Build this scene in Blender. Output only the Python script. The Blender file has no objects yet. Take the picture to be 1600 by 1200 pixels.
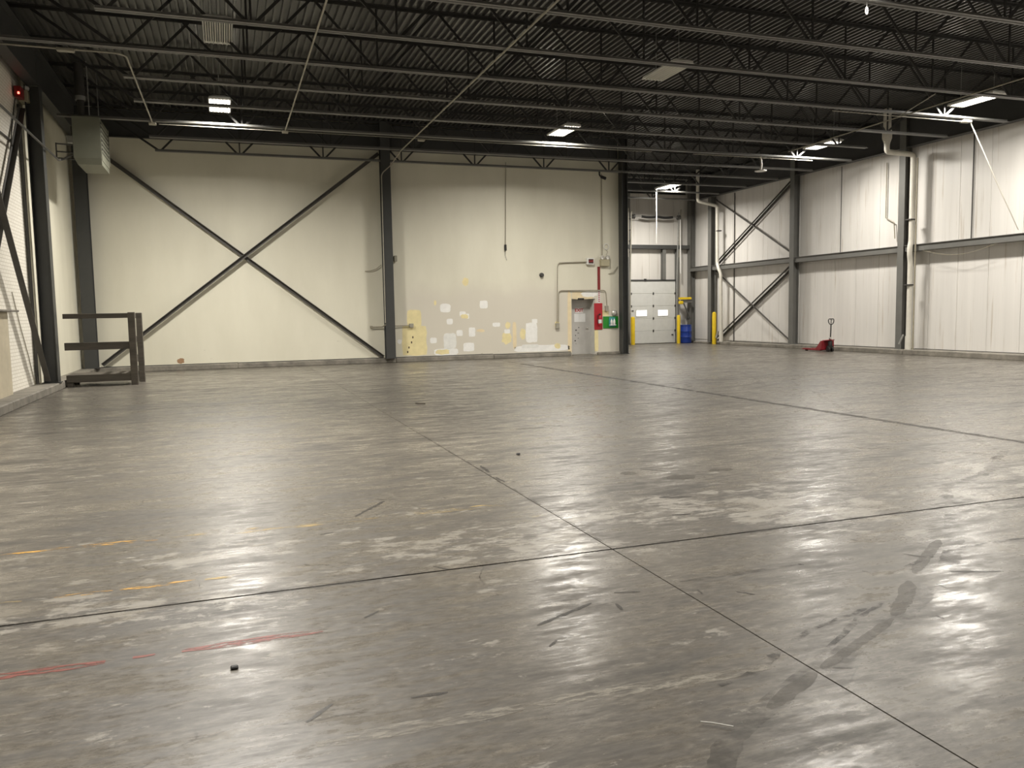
import bpy, math, random
from mathutils import Vector, Matrix

random.seed(7)
C = bpy.context.scene.collection
SC = bpy.context.scene
V3 = Vector

# ------------------------------------------------------------------ camera
CAM_H = 1.63
cam_d = bpy.data.cameras.new('camera')
cam = bpy.data.objects.new('camera', cam_d)
C.objects.link(cam)
cam_d.sensor_fit = 'HORIZONTAL'
cam_d.sensor_width = 36.0
cam_d.lens = 1258.0 / 1600.0 * 36.0
cam_d.clip_end = 200
right = V3((0.94247701, -0.33381593, -0.01743603))
down = V3((-0.04580179, -0.07729295, -0.99595582))
fwd = V3((0.33111823, 0.93946406, -0.08813619))
R = Matrix((right, -down, -fwd)).transposed().to_4x4()
cam.matrix_world = Matrix.Translation((0, 0, CAM_H)) @ R
SC.camera = cam

# ------------------------------------------------------------------ world, exposure
w = bpy.data.worlds.new('World')
SC.world = w
w.use_nodes = True
w.node_tree.nodes['Background'].inputs[0].default_value = (0.02, 0.02, 0.022, 1)
w.node_tree.nodes['Background'].inputs[1].default_value = 0.3
SC.view_settings.view_transform = 'Standard'
SC.view_settings.look = 'None'
SC.view_settings.gamma = 1.0
SC.view_settings.exposure = 0.0
SC.view_settings.use_curve_mapping = False

LAMP_W = 560.0                      # watts of every lit high bay fixture
LAMP_COL = (1.0, 0.955, 0.88)

# ------------------------------------------------------------------ materials
def nodes_of(name):
    m = bpy.data.materials.new(name)
    m.use_nodes = True
    nt = m.node_tree
    return m, nt, nt.nodes['Principled BSDF']

def N(nt, kind, **kw):
    n = nt.nodes.new(kind)
    for k, v in kw.items():
        if k.startswith('i_'):
            n.inputs[int(k[2:])].default_value = v
        else:
            setattr(n, k, v)
    return n

def noise(nt, vec, scale, detail=6, rough=0.6):
    n = N(nt, 'ShaderNodeTexNoise')
    n.inputs['Scale'].default_value = scale
    n.inputs['Detail'].default_value = detail
    n.inputs['Roughness'].default_value = rough
    if vec: nt.links.new(vec, n.inputs['Vector'])
    return n.outputs['Fac']

def coords(nt, scale=(1, 1, 1), space='Object'):
    tc = N(nt, 'ShaderNodeTexCoord')
    mp = N(nt, 'ShaderNodeMapping')
    mp.inputs['Scale'].default_value = scale
    nt.links.new(tc.outputs[space], mp.inputs['Vector'])
    return mp.outputs['Vector']

def ramp(nt, fac, stops):
    r = N(nt, 'ShaderNodeValToRGB')
    el = r.color_ramp.elements
    while len(el) < len(stops): el.new(0.5)
    for e, (p, c) in zip(el, stops):
        e.position = p
        e.color = (*c, 1) if len(c) == 3 else c
    nt.links.new(fac, r.inputs['Fac'])
    return r.outputs['Color']

def mixc(nt, fac, a, b, mode='MIX'):
    m = N(nt, 'ShaderNodeMix', data_type='RGBA', blend_type=mode)
    for sock, val in ((m.inputs[0], fac), (m.inputs[6], a), (m.inputs[7], b)):
        if isinstance(val, (int, float)): sock.default_value = val
        elif isinstance(val, tuple): sock.default_value = (*val, 1)
        else: nt.links.new(val, sock)
    return m.outputs[2]

def math_(nt, op, a, b=0.0, c=0.0):
    m = N(nt, 'ShaderNodeMath', operation=op)
    for s, v in zip(m.inputs, (a, b, c)):
        if isinstance(v, (int, float)): s.default_value = v
        else: nt.links.new(v, s)
    return m.outputs[0]

def smooth(nt, val, lo, hi, a=0.0, b=1.0):
    m = N(nt, 'ShaderNodeMapRange', interpolation_type='SMOOTHSTEP')
    nt.links.new(val, m.inputs[0])
    for i, x in enumerate((lo, hi, a, b)): m.inputs[i + 1].default_value = x
    return m.outputs[0]

def bump(nt, height, strength, dist=0.01):
    b = N(nt, 'ShaderNodeBump')
    b.inputs['Strength'].default_value = strength
    b.inputs['Distance'].default_value = dist
    nt.links.new(height, b.inputs['Height'])
    return b.outputs['Normal']

def M(name, col, rough=0.55, metal=0.0, var=0.15, scale=4.0, bmp=0.0, stretch=(1, 1, 1), spec=0.5):
    m, nt, p = nodes_of(name)
    v = coords(nt, stretch)
    f = noise(nt, v, scale, 8, 0.65)
    lo = tuple(max(0, c * (1 - var)) for c in col)
    hi = tuple(min(1, c * (1 + var)) for c in col)
    nt.links.new(ramp(nt, f, [(0.3, lo), (0.7, hi)]), p.inputs['Base Color'])
    p.inputs['Roughness'].default_value = rough
    p.inputs['Metallic'].default_value = metal
    p.inputs['Specular IOR Level'].default_value = spec
    if bmp: nt.links.new(bump(nt, noise(nt, v, scale * 6, 5), bmp, 0.01), p.inputs['Normal'])
    return m

def emit(name, col, strength):
    m, nt, p = nodes_of(name)
    p.inputs['Base Color'].default_value = (*col, 1)
    p.inputs['Emission Color'].default_value = (*col, 1)
    p.inputs['Emission Strength'].default_value = strength
    return m

def floor_material():
    m, nt, p = nodes_of('worn_concrete')
    base = coords(nt)
    st = coords(nt, (0.36, 1.0, 1.0))          # trowel and traffic streaks run across the room
    st2 = coords(nt, (0.22, 1.0, 1.0))
    add = lambda a, b: math_(nt, 'ADD', a, b)
    mul = lambda a, b: math_(nt, 'MULTIPLY', a, b)
    big = noise(nt, base, 0.22, 4, 0.55)
    mid = noise(nt, st, 1.2, 10, 0.66)
    med = noise(nt, st, 4.2, 10, 0.70)
    fine = noise(nt, st2, 13.0, 8, 0.70)
    grain = noise(nt, coords(nt, (0.30, 1, 1)), 42.0, 5, 0.7)
    sep = N(nt, 'ShaderNodeSeparateXYZ'); nt.links.new(base, sep.inputs[0])
    tone = add(add(mul(mid, 0.22), mul(med, 0.28)), add(mul(fine, 0.29), mul(grain, 0.21)))
    col = ramp(nt, tone, [(0.42, (0.041, 0.036, 0.029)), (0.49, (0.096, 0.085, 0.070)), (0.57, (0.204, 0.184, 0.153))])
    col = mixc(nt, smooth(nt, big, 0.38, 0.62, 0.0, 0.30), col, (0.118, 0.105, 0.086))
    # lighter laitance in broken flakes, thicker along the front joint
    flake = noise(nt, coords(nt, (0.45, 1, 1)), 5.5, 14, 0.76)
    dj = math_(nt, 'ABSOLUTE', math_(nt, 'SUBTRACT', sep.outputs[1], 5.3))
    band = mul(smooth(nt, dj, 0.0, 1.7, 0.125, 0.0), smooth(nt, noise(nt, base, 0.8, 4), 0.42, 0.6))
    flm = smooth(nt, add(flake, band), 0.585, 0.63, 0.0, 0.62)
    col = mixc(nt, flm, col, (0.30, 0.278, 0.240))
    dark = smooth(nt, noise(nt, st, 2.2, 12, 0.70), 0.585, 0.68, 0.0, 0.5)
    col = mixc(nt, dark, col, (0.060, 0.053, 0.045))
    chips = noise(nt, coords(nt, (0.6, 1, 1)), 15.0, 12, 0.78)
    col = mixc(nt, smooth(nt, add(chips, mul(band, 0.6)), 0.60, 0.64, 0.0, 0.5), col, (0.33, 0.305, 0.265))
    col = mixc(nt, smooth(nt, chips, 0.40, 0.36, 0.0, 0.55), col, (0.045, 0.040, 0.033))
    # remains of old yellow floor paint
    yel = smooth(nt, noise(nt, st, 4.1, 12, 0.74), 0.60, 0.66, 0.0, 0.55)
    yb = mul(smooth(nt, math_(nt, 'ABSOLUTE', math_(nt, 'SUBTRACT', sep.outputs[1], 6.6)), 0.2, 1.3, 1.0, 0.0),
             smooth(nt, math_(nt, 'ABSOLUTE', math_(nt, 'SUBTRACT', sep.outputs[0], 1.3)), 0.8, 2.4, 1.0, 0.0))
    col = mixc(nt, mul(yel, yb), col, (0.36, 0.27, 0.10))
    # thin scratches and hairline cracks
    w1 = N(nt, 'ShaderNodeTexVoronoi', feature='DISTANCE_TO_EDGE')
    w1.inputs['Scale'].default_value = 0.8
    wv = N(nt, 'ShaderNodeMixRGB'); wv.inputs[0].default_value = 0.35
    nz = N(nt, 'ShaderNodeTexNoise'); nz.inputs['Scale'].default_value = 1.2; nz.inputs['Detail'].default_value = 6
    nt.links.new(base, nz.inputs['Vector']); nt.links.new(base, wv.inputs[1]); nt.links.new(nz.outputs['Color'], wv.inputs[2])
    nt.links.new(wv.outputs[0], w1.inputs['Vector'])
    crack = mul(smooth(nt, w1.outputs['Distance'], 0.0, 0.005, 0.55, 0.0), smooth(nt, mid, 0.5, 0.6))
    col = mixc(nt, crack, col, (0.03, 0.026, 0.022))
    nt.links.new(col, p.inputs['Base Color'])
    rg = add(add(mul(med, 0.30), mul(fine, 0.30)), add(mul(mid, 0.18), mul(chips, 0.22)))
    nt.links.new(smooth(nt, rg, 0.42, 0.58, 0.50, 0.21), p.inputs['Roughness'])
    p.inputs['Specular IOR Level'].default_value = 0.6
    r1 = noise(nt, coords(nt, (0.10, 1, 1)), 7.0, 6, 0.6)
    r2 = noise(nt, coords(nt, (0.12, 1, 1)), 26.0, 5, 0.65)
    h = add(mul(r1, 0.40), add(mul(r2, 0.34), mul(fine, 0.22)))
    nt.links.new(bump(nt, h, 0.18, 0.012), p.inputs['Normal'])
    return m

def plaster_material():
    m, nt, p = nodes_of('cream_painted_wall')
    v = coords(nt)
    sep = N(nt, 'ShaderNodeSeparateXYZ'); nt.links.new(v, sep.inputs[0])
    f = noise(nt, coords(nt, (0.5, 1, 0.15)), 1.6, 8, 0.6)
    col = ramp(nt, f, [(0.3, (0.66, 0.63, 0.51)), (0.7, (0.74, 0.71, 0.585))])
    # a greyer repaint low on the bay that holds the exit door
    gx = smooth(nt, sep.outputs[0], 5.4, 6.2)
    gz = smooth(nt, math_(nt, 'ADD', sep.outputs[2], math_(nt, 'MULTIPLY', noise(nt, v, 0.9, 3), 0.8)), 2.4, 3.3, 1.0, 0.0)
    col = mixc(nt, math_(nt, 'MULTIPLY', math_(nt, 'MULTIPLY', gx, gz), 0.75), col, (0.60, 0.555, 0.475))
    # scuffs and chips low down
    sc = smooth(nt, noise(nt, coords(nt, (1, 1, 2.2)), 3.2, 10, 0.7), 0.66, 0.70)
    lowz = smooth(nt, sep.outputs[2], 0.2, 1.2, 0.55, 0.0)
    col = mixc(nt, math_(nt, 'MULTIPLY', sc, lowz), col, (0.22, 0.17, 0.11))
    nt.links.new(col, p.inputs['Base Color'])
    p.inputs['Roughness'].default_value = 0.6
    nt.links.new(bump(nt, noise(nt, v, 9, 6), 0.15, 0.01), p.inputs['Normal'])
    return m

def panel_material(name, col, streak=(0.33, 0.25, 0.17), amount=0.5, axis='y'):
    m, nt, p = nodes_of(name)
    s = (1, 3.0, 0.10) if axis == 'y' else (3.0, 1, 0.10)
    v = coords(nt, s)
    f = noise(nt, v, 3.2, 8, 0.65)
    c = ramp(nt, noise(nt, v, 1.0, 4), [(0.3, tuple(x * 0.93 for x in col)), (0.7, tuple(min(1, x * 1.04) for x in col))])
    st = smooth(nt, f, 0.56, 0.74, 0.0, amount)
    c = mixc(nt, st, c, streak)
    nt.links.new(c, p.inputs['Base Color'])
    p.inputs['Roughness'].default_value = 0.42
    return m

def brick_material():
    m, nt, p = nodes_of('white_painted_brick')
    tc = N(nt, 'ShaderNodeTexCoord')
    sep = N(nt, 'ShaderNodeSeparateXYZ'); nt.links.new(tc.outputs['Object'], sep.inputs[0])
    cmb = N(nt, 'ShaderNodeCombineXYZ')
    nt.links.new(sep.outputs[1], cmb.inputs[0]); nt.links.new(sep.outputs[2], cmb.inputs[1])
    b = N(nt, 'ShaderNodeTexBrick')
    b.inputs['Scale'].default_value = 1.0
    b.inputs['Brick Width'].default_value = 0.21
    b.inputs['Row Height'].default_value = 0.075
    b.inputs['Mortar Size'].default_value = 0.008
    b.inputs['Mortar Smooth'].default_value = 0.4
    b.inputs['Color1'].default_value = (0.86, 0.825, 0.735, 1)
    b.inputs['Color2'].default_value = (0.82, 0.78, 0.69, 1)
    b.inputs['Mortar'].default_value = (0.60, 0.555, 0.46, 1)
    nt.links.new(cmb.outputs[0], b.inputs['Vector'])
    nt.links.new(b.outputs['Color'], p.inputs['Base Color'])
    inv = math_(nt, 'SUBTRACT', 1.0, b.outputs['Fac'])
    nt.links.new(bump(nt, inv, 0.12, 0.005), p.inputs['Normal'])
    p.inputs['Roughness'].default_value = 0.6
    return m

def decal_material(name, col, lo, hi, scale=8.0, stretch=(1, 1, 1), rough=0.45, most=1.0):
    """Worn paint or rubber: the noise leaves bare floor in between."""
    m, nt, p = nodes_of(name)
    p.inputs['Base Color'].default_value = (*col, 1)
    p.inputs['Roughness'].default_value = rough
    f = noise(nt, coords(nt, stretch), scale, 8, 0.7)
    nt.links.new(smooth(nt, f, lo, hi, 0.0, most), p.inputs['Alpha'])
    return m

m_floor = floor_material()
m_wall = plaster_material()
m_panel = panel_material('white_insulated_panel', (0.70, 0.675, 0.635), (0.36, 0.28, 0.19), 0.62)
m_panel_d = panel_material('white_dock_panel', (0.63, 0.605, 0.56), (0.33, 0.26, 0.18), 0.5, 'x')
m_brick = brick_material()
m_pier = M('tan_painted_pier', (0.52, 0.46, 0.34), 0.6, var=0.1)
m_curb = M('curb_concrete', (0.20, 0.183, 0.152), 0.75, var=0.4, scale=3.0, bmp=0.5)
m_subfloor = M('joint_filler', (0.012, 0.010, 0.008), 0.95, spec=0.1)
m_deck = M('deck_steel', (0.075, 0.074, 0.070), 0.30, var=0.2, scale=1.2)
m_joist = M('joist_grey_steel', (0.175, 0.172, 0.160), 0.5, var=0.15, scale=2)
m_web = M('joist_shaded_steel', (0.028, 0.027, 0.025), 0.5, var=0.15, scale=2)  # joist steel darkened: shade on webs and top chords put into the colour
m_beam = M('girder_steel', (0.05, 0.05, 0.048), 0.5, var=0.15, scale=1.5)
m_col = M('column_grey_paint', (0.140, 0.138, 0.126), 0.5, var=0.12, scale=1.5)
m_col_dk = M('column_dark_paint', (0.047, 0.048, 0.045), 0.5, var=0.12, scale=1.5)
m_brace = M('brace_steel', (0.075, 0.070, 0.062), 0.5, var=0.15)
m_wood = M('weathered_dark_timber', (0.085, 0.073, 0.056), 0.75, var=0.35, scale=3, bmp=0.3, stretch=(0.3, 3, 3))
m_heater = M('heater_olive_enamel', (0.175, 0.177, 0.135), 0.45, var=0.06)
m_inside_shade = M('shaded_inside', (0.012, 0.012, 0.010), 0.6)  # near-black colour standing for the shade inside openings
m_galv = M('galvanised_steel', (0.42, 0.42, 0.40), 0.38, 0.5, var=0.15, scale=8)
m_pipe_dk = M('dark_iron_pipe', (0.055, 0.052, 0.047), 0.5)
m_conduit = M('grey_conduit', (0.34, 0.32, 0.26), 0.45, 0.2)
m_conduit_p = M('cream_painted_conduit', (0.30, 0.27, 0.20), 0.5)
m_pvc = M('white_pvc', (0.66, 0.63, 0.55), 0.4, var=0.08)
m_white = M('white_enamel', (0.72, 0.71, 0.67), 0.4, var=0.04)
m_lamp_on = emit('lamp_tube_lit', (1.0, 0.95, 0.86), 9.0)
m_lamp_off = M('lamp_tube_off', (0.62, 0.60, 0.52), 0.3, var=0.03)
m_black = M('black_rubber', (0.018, 0.017, 0.016), 0.6)
m_red = M('red_paint', (0.40, 0.012, 0.022), 0.4, var=0.1)
m_dkred = M('dark_red_paint', (0.20, 0.008, 0.008), 0.45, var=0.1)
m_jack = M('pallet_jack_red', (0.22, 0.014, 0.020), 0.4, var=0.2)
m_green = M('green_board_paint', (0.010, 0.23, 0.015), 0.45, var=0.1)
m_teal = M('teal_plastic', (0.05, 0.30, 0.30), 0.35)
m_beige = M('beige_plastic', (0.40, 0.36, 0.24), 0.5, var=0.05)
m_door = M('grey_door_paint', (0.47, 0.455, 0.425), 0.45, var=0.07, scale=3)
m_reveal = M('grey_reveal_paint', (0.55, 0.54, 0.50), 0.5, var=0.08)
m_dock = M('dock_door_white', (0.60, 0.60, 0.565), 0.4, var=0.05)
m_glow = emit('daylit_window', (1.0, 0.98, 0.97), 1.3)
m_glow_red = emit('red_indicator', (1.0, 0.12, 0.08), 6.0)
m_yellow = M('safety_yellow', (0.72, 0.50, 0.012), 0.4, var=0.12, scale=3)
m_blue = M('blue_drum_plastic', (0.008, 0.035, 0.24), 0.35, var=0.1)
m_label = M('paper_label', (0.70, 0.70, 0.68), 0.6, var=0.05)
m_pwhite = M('white_wall_primer', (0.82, 0.81, 0.77), 0.6, var=0.06, scale=8)
m_pgrey = M('grey_wall_filler', (0.74, 0.735, 0.69), 0.6, var=0.08, scale=8)
m_pyel = M('yellow_wall_paint', (0.76, 0.66, 0.36), 0.6, var=0.08, scale=5)
m_pyel2 = M('peach_wall_paint', (0.74, 0.62, 0.40), 0.6, var=0.07, scale=5)
m_rust = M('bare_brick_chip', (0.33, 0.20, 0.11), 0.8, var=0.3, scale=20)
m_text_red = M('red_lettering', (0.42, 0.02, 0.02), 0.5)
m_text_dk = M('dark_lettering', (0.06, 0.03, 0.025), 0.5)
m_steel = M('bright_steel', (0.6, 0.58, 0.53), 0.3, 0.4)
m_d_red = decal_material('worn_red_tape', (0.20, 0.055, 0.040), 0.42, 0.54, 9.0, (0.7, 3, 1))
m_d_yel = decal_material('worn_yellow_paint', (0.62, 0.34, 0.06), 0.50, 0.60, 7.0, (0.6, 3, 1))
m_d_yel2 = decal_material('faint_yellow_paint', (0.50, 0.36, 0.14), 0.52, 0.66, 5.0, (0.6, 3, 1), most=0.8)
m_d_white = decal_material('worn_white_paint', (0.30, 0.275, 0.23), 0.43, 0.60, 11.0, (0.6, 2, 1), most=0.68)
m_d_scuff = decal_material('pale_scuff', (0.28, 0.26, 0.225), 0.44, 0.66, 4.0, (1, 1, 1), most=0.6)
m_d_tire = decal_material('tyre_rubber', (0.040, 0.035, 0.029), 0.46, 0.64, 5.0, (1, 1, 1), most=0.75)
m_d_tire2 = decal_material('soft_tyre_rubber', (0.062, 0.055, 0.046), 0.42, 0.70, 4.0, (1, 1, 1), most=0.5)
m_d_joint = decal_material('dirty_joint', (0.050, 0.044, 0.036), 0.30, 0.60, 3.0, most=0.75, rough=0.6)
m_d_scratch = decal_material('dark_scratch', (0.040, 0.035, 0.029), 0.25, 0.55, 9.0, most=0.8)
m_d_patch = decal_material('smooth_stain', (0.085, 0.074, 0.058), 0.15, 0.45, 6.0, most=0.38, rough=0.42)

# ------------------------------------------------------------------ mesh builder
class MB:
    def __init__(s): s.v = []; s.f = []
    def add(s, vs, fs):
        n = len(s.v); s.v += [V3(v) for v in vs]; s.f += [tuple(i + n for i in f) for f in fs]; return s
    def box(s, x0, x1, y0, y1, z0, z1, b=0.0):
        if b <= 0:
            vs = [(x, y, z) for z in (z0, z1) for y in (y0, y1) for x in (x0, x1)]
            return s.add(vs, [(0, 2, 3, 1), (4, 5, 7, 6), (0, 1, 5, 4), (2, 6, 7, 3), (0, 4, 6, 2), (1, 3, 7, 5)])
        b = min(b, (x1 - x0) * .45, (y1 - y0) * .45, (z1 - z0) * .45)
        def ring(x0, x1, y0, y1, c, z): return [(x0 + c, y0, z), (x1 - c, y0, z), (x1, y0 + c, z), (x1, y1 - c, z), (x1 - c, y1, z), (x0 + c, y1, z), (x0, y1 - c, z), (x0, y0 + c, z)]
        rs = [ring(x0 + b, x1 - b, y0 + b, y1 - b, b * .4, z0), ring(x0, x1, y0, y1, b, z0 + b), ring(x0, x1, y0, y1, b, z1 - b), ring(x0 + b, x1 - b, y0 + b, y1 - b, b * .4, z1)]
        return s.loft(rs)
    def loft(s, rings, caps=True):
        n = len(rings[0]); vs = [p for r in rings for p in r]; fs = []
        for k in range(len(rings) - 1):
            for i in range(n):
                a, b = k * n + i, k * n + (i + 1) % n
                fs.append((a, b, b + n, a + n))
        if caps:
            fs.append(tuple(reversed(range(n)))); fs.append(tuple(range((len(rings) - 1) * n, len(rings) * n)))
        return s.add(vs, fs)
    def bar(s, a, b, prof, up=(0, 0, 1)):
        """Sweep a closed 2D profile (side, up) along a straight line."""
        a, b = V3(a), V3(b); d = (b - a).normalized(); up = V3(up)
        sd = d.cross(up)
        if sd.length < 1e-4: sd = d.cross(V3((1, 0, 0)))
        sd.normalize(); u = sd.cross(d)
        return s.loft([[p + sd * x + u * y for x, y in prof] for p in (a, b)])
    def flat(s, a, b, wd, th, up=(0, 0, 1)):
        w2, t2 = wd / 2, th / 2
        return s.bar(a, b, [(-w2, -t2), (w2, -t2), (w2, t2), (-w2, t2)], up)
    def tube(s, pts, r, n=8, closed=False):
        pts = [V3(p) for p in pts]; rings = []; u = None
        m = len(pts)
        for i, p in enumerate(pts):
            if closed: t = (pts[(i + 1) % m] - pts[i - 1])
            else: t = (pts[min(i + 1, m - 1)] - pts[max(i - 1, 0)])
            t.normalize()
            if u is None:
                u = t.orthogonal().normalized()
            else:
                u = u - t * u.dot(t)
                u = u.normalized() if u.length > 1e-6 else t.orthogonal().normalized()
            w_ = t.cross(u)
            rr = r[i] if isinstance(r, (list, tuple)) else r
            rings.append([p + (u * math.cos(6.2831853 * k / n) + w_ * math.sin(6.2831853 * k / n)) * rr for k in range(n)])
        if closed: return s.loft(rings + [rings[0]], False)
        return s.loft(rings)
    def lathe(s, o, prof, n=20, axis='z'):
        o = V3(o); rings = []
        for r, h in prof:
            rr = max(r, 1e-4); ring = []
            for k in range(n):
                c, d = math.cos(6.2831853 * k / n) * rr, math.sin(6.2831853 * k / n) * rr
                ring.append(o + (V3((c, d, h)) if axis == 'z' else V3((h, c, d)) if axis == 'x' else V3((d, h, c))))
            rings.append(ring)
        return s.loft(rings)
    def poly(s, pts, n_, th):
        """Thick flat polygon: points plus an extrusion along n_."""
        e = V3(n_) * th
        return s.loft([[V3(p) for p in pts], [V3(p) + e for p in pts]])

OFF = {}
def root_of(o):
    while o.parent: o = o.parent
    return o

def link(name, mesh, parent=None):
    o = bpy.data.objects.new(name, mesh)
    C.objects.link(o)
    if parent: o.parent = parent
    return o

def mesh_of(name, mb, mat, off=V3((0, 0, 0)), shade=False):
    me = bpy.data.meshes.new(name)
    me.from_pydata([v - off for v in mb.v], [], mb.f)
    if mat: me.materials.append(mat)
    if shade:
        for p in me.polygons: p.use_smooth = True
    me.update()
    import bmesh
    bm = bmesh.new(); bm.from_mesh(me)
    bmesh.ops.recalc_face_normals(bm, faces=bm.faces[:])
    bm.to_mesh(me); bm.free()
    if shade:
        try: me.set_sharp_from_angle(angle=0.7)
        except Exception: pass
    return me

def part(name, mb, mat, parent, shade=False, label=None):
    off = OFF.get(root_of(parent).name, V3((0, 0, 0)))
    o = link(name, mesh_of(name, mb, mat, off, shade), parent)
    if label: o['label'] = label
    return o

def tag(o, label, cat, group=None, kind=None):
    o['label'] = label; o['category'] = cat
    if group: o['group'] = group
    if kind: o['kind'] = kind
    return o

def thing(name, label, cat, loc=(0, 0, 0), group=None, kind=None):
    o = link(name, None); o.location = loc
    OFF[o.name] = V3(loc)
    o.empty_display_size = 0.2
    return tag(o, label, cat, group, kind)

def single(name, mb, mat, label, cat, group=None, loc=None, shade=False, kind=None):
    """A thing that is one mesh; its origin sits at its foot."""
    if loc is None:
        xs = [v.x for v in mb.v]; ys = [v.y for v in mb.v]; zs = [v.z for v in mb.v]
        loc = ((min(xs) + max(xs)) / 2, (min(ys) + max(ys)) / 2, min(zs))
    o = link(name, mesh_of(name, mb, mat, V3(loc), shade)); o.location = loc
    OFF[o.name] = V3(loc)
    return tag(o, label, cat, group, kind)

def struct(name, mb, mat, label, cat, shade=False):
    o = link(name, mesh_of(name, mb, mat, V3((0, 0, 0)), shade))
    OFF[o.name] = V3((0, 0, 0))
    return tag(o, label, cat, None, 'structure')

def fillet(pts, rad, k=4):
    pts = [V3(p) for p in pts]; out = [pts[0]]
    for i in range(1, len(pts) - 1):
        a, b, c = pts[i - 1], pts[i], pts[i + 1]
        d1, d2 = (a - b), (c - b)
        r = min(rad, d1.length * .45, d2.length * .45)
        p, q = b + d1.normalized() * r, b + d2.normalized() * r
        for j in range(k + 1):
            t = j / k
            out.append(p * (1 - t) ** 2 + b * 2 * t * (1 - t) + q * t * t)
    out.append(pts[-1]); return out

def text_mesh(txt, size, mat, name, center, right_=(1, 0, 0), up_=(0, 0, 1), depth=0.002):
    cu = bpy.data.curves.new('lettering_curve', 'FONT')
    cu.body = txt; cu.size = size; cu.align_x = 'CENTER'; cu.align_y = 'CENTER'; cu.extrude = depth; cu.offset = size * .03
    ob = bpy.data.objects.new('lettering_curve', cu); C.objects.link(ob)
    bpy.context.view_layer.update()
    me = bpy.data.meshes.new_from_object(ob.evaluated_get(bpy.context.evaluated_depsgraph_get()))
    bpy.data.objects.remove(ob)
    r, u, c = V3(right_), V3(up_), V3(center)
    n = r.cross(u)
    for v in me.vertices:
        p = v.co.copy(); v.co = c + r * p.x + u * p.y + n * p.z
    me.materials.clear(); me.materials.append(mat); me.name = name
    return me

def text_part(txt, size, mat, parent, center, name='lettering', **kw):
    me = text_mesh(txt, size, mat, name, center, **kw)
    off = OFF.get(root_of(parent).name, V3((0, 0, 0)))
    for v in me.vertices: v.co -= off
    return link(name, me, parent)

# ------------------------------------------------------------------ room dimensions (metres)
XL, XR = -4.24, 22.0            # brick wall face, panel wall face
YB = 27.55                      # back wall face
YD = 35.15                      # dock wall face
XE = 14.08                      # end of the back wall
ZD = 8.02                       # underside of the roof deck
YF = -9.0                       # wall behind the camera
ZC = 6.72                       # joist bottom chord
CURB = 0.17

# ------------------------------------------------------------------ floor
fb = MB().box(XL - .3, XR + .3, YF - .3, YD + .6, -0.30, -0.004)
floor = struct('floor', fb, m_subfloor, 'grey worn concrete warehouse floor with saw-cut joints', 'floor')
XJ = [XL - .05, 2.43, 8.81, 15.19, XR + .05]
YJ = [YF, 4.88, 15.95, YD + .5]
slabs = {}
for i in range(len(XJ) - 1):
    for j in range(len(YJ) - 1):
        hw = {1: 0.0045, 2: 0.011, 3: 0.003}
        gx0 = hw[i] if i else 0; gx1 = hw[i + 1] if i < len(XJ) - 2 else 0
        gy0 = 0.011 if j else 0; gy1 = 0.011 if j < len(YJ) - 2 else 0
        slabs[i, j] = part('concrete_slab', MB().box(XJ[i] + gx0, XJ[i + 1] - gx1, YJ[j] + gy0, YJ[j + 1] - gy1, -0.10, 0.0), m_floor, floor)

def ribbon(pts, wd, z=0.0012, jitter=0.0, seed=1, step=0.12, taper=2.0):
    """A flat strip lying on the floor along a line of (x, y) points."""
    rnd = random.Random(seed); mb = MB(); P = []
    for a, b in zip(pts, pts[1:]):
        a, b = V3((*a, 0)), V3((*b, 0)); n = max(1, int((b - a).length / step))
        P += [a + (b - a) * (k / n) for k in range(n)]
    P.append(V3((*pts[-1], 0)))
    vs = []
    for k, p in enumerate(P):
        t = (P[min(k + 1, len(P) - 1)] - P[max(k - 1, 0)]).normalized(); s_ = V3((-t.y, t.x, 0))
        e = min(1.0, (min(k, len(P) - 1 - k) + .6) / taper) ** .6
        w1 = wd / 2 * e * (1 + rnd.uniform(-jitter, jitter)); w2 = wd / 2 * e * (1 + rnd.uniform(-jitter, jitter))
        vs += [p - s_ * w1 + V3((0, 0, z)), p + s_ * w2 + V3((0, 0, z))]
    return mb.add(vs, [(2 * k, 2 * k + 2, 2 * k + 3, 2 * k + 1) for k in range(len(P) - 1)])

def curve2(pts, k=6):
    """Catmull-Rom through 2D points."""
    out = []; n = len(pts)
    for i in range(n - 1):
        p0, p1, p2, p3 = pts[max(i - 1, 0)], pts[i], pts[i + 1], pts[min(i + 2, n - 1)]
        for j in range(k):
            t = j / k
            out.append(tuple(0.5 * (2 * p1[a] + (p2[a] - p0[a]) * t + (2 * p0[a] - 5 * p1[a] + 4 * p2[a] - p3[a]) * t * t + (3 * p1[a] - p0[a] - 3 * p2[a] + p3[a]) * t ** 3) for a in (0, 1)))
    out.append(pts[-1]); return out

near = slabs[0, 0]; nearR = slabs[1, 0]; midL = slabs[0, 1]; midM = slabs[1, 1]; midR = slabs[2, 1]
# painted lines and tape
part('red_line', ribbon([(-1.5, 4.17), (-0.62, 4.165)], .075, jitter=.15), m_d_red, near)
part('red_line', ribbon([(-.50, 4.165), (-.40, 4.165)], .06, jitter=.2), m_d_red, near)
part('red_line', ribbon([(-.28, 4.165), (.40, 4.16)], .075, jitter=.15, seed=3), m_d_red, near)
part('red_line', ribbon([(2.50, 4.12), (3.4, 4.12)], .05, jitter=.3, seed=4), m_d_tire2, nearR)
part('yellow_line', ribbon([(-1.03, 5.28), (-.72, 5.28)], .06, jitter=.2), m_d_yel, midL)
part('yellow_line', ribbon([(-.68, 5.28), (-.25, 5.28)], .08, jitter=.2), m_d_yel, midL)
part('yellow_line', ribbon([(-1.6, 5.28), (-1.2, 5.28)], .06, jitter=.2), m_d_yel2, midL)
part('yellow_line', ribbon([(-.2, 5.28), (.75, 5.27)], .07, jitter=.2), m_d_yel2, midL)
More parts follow.
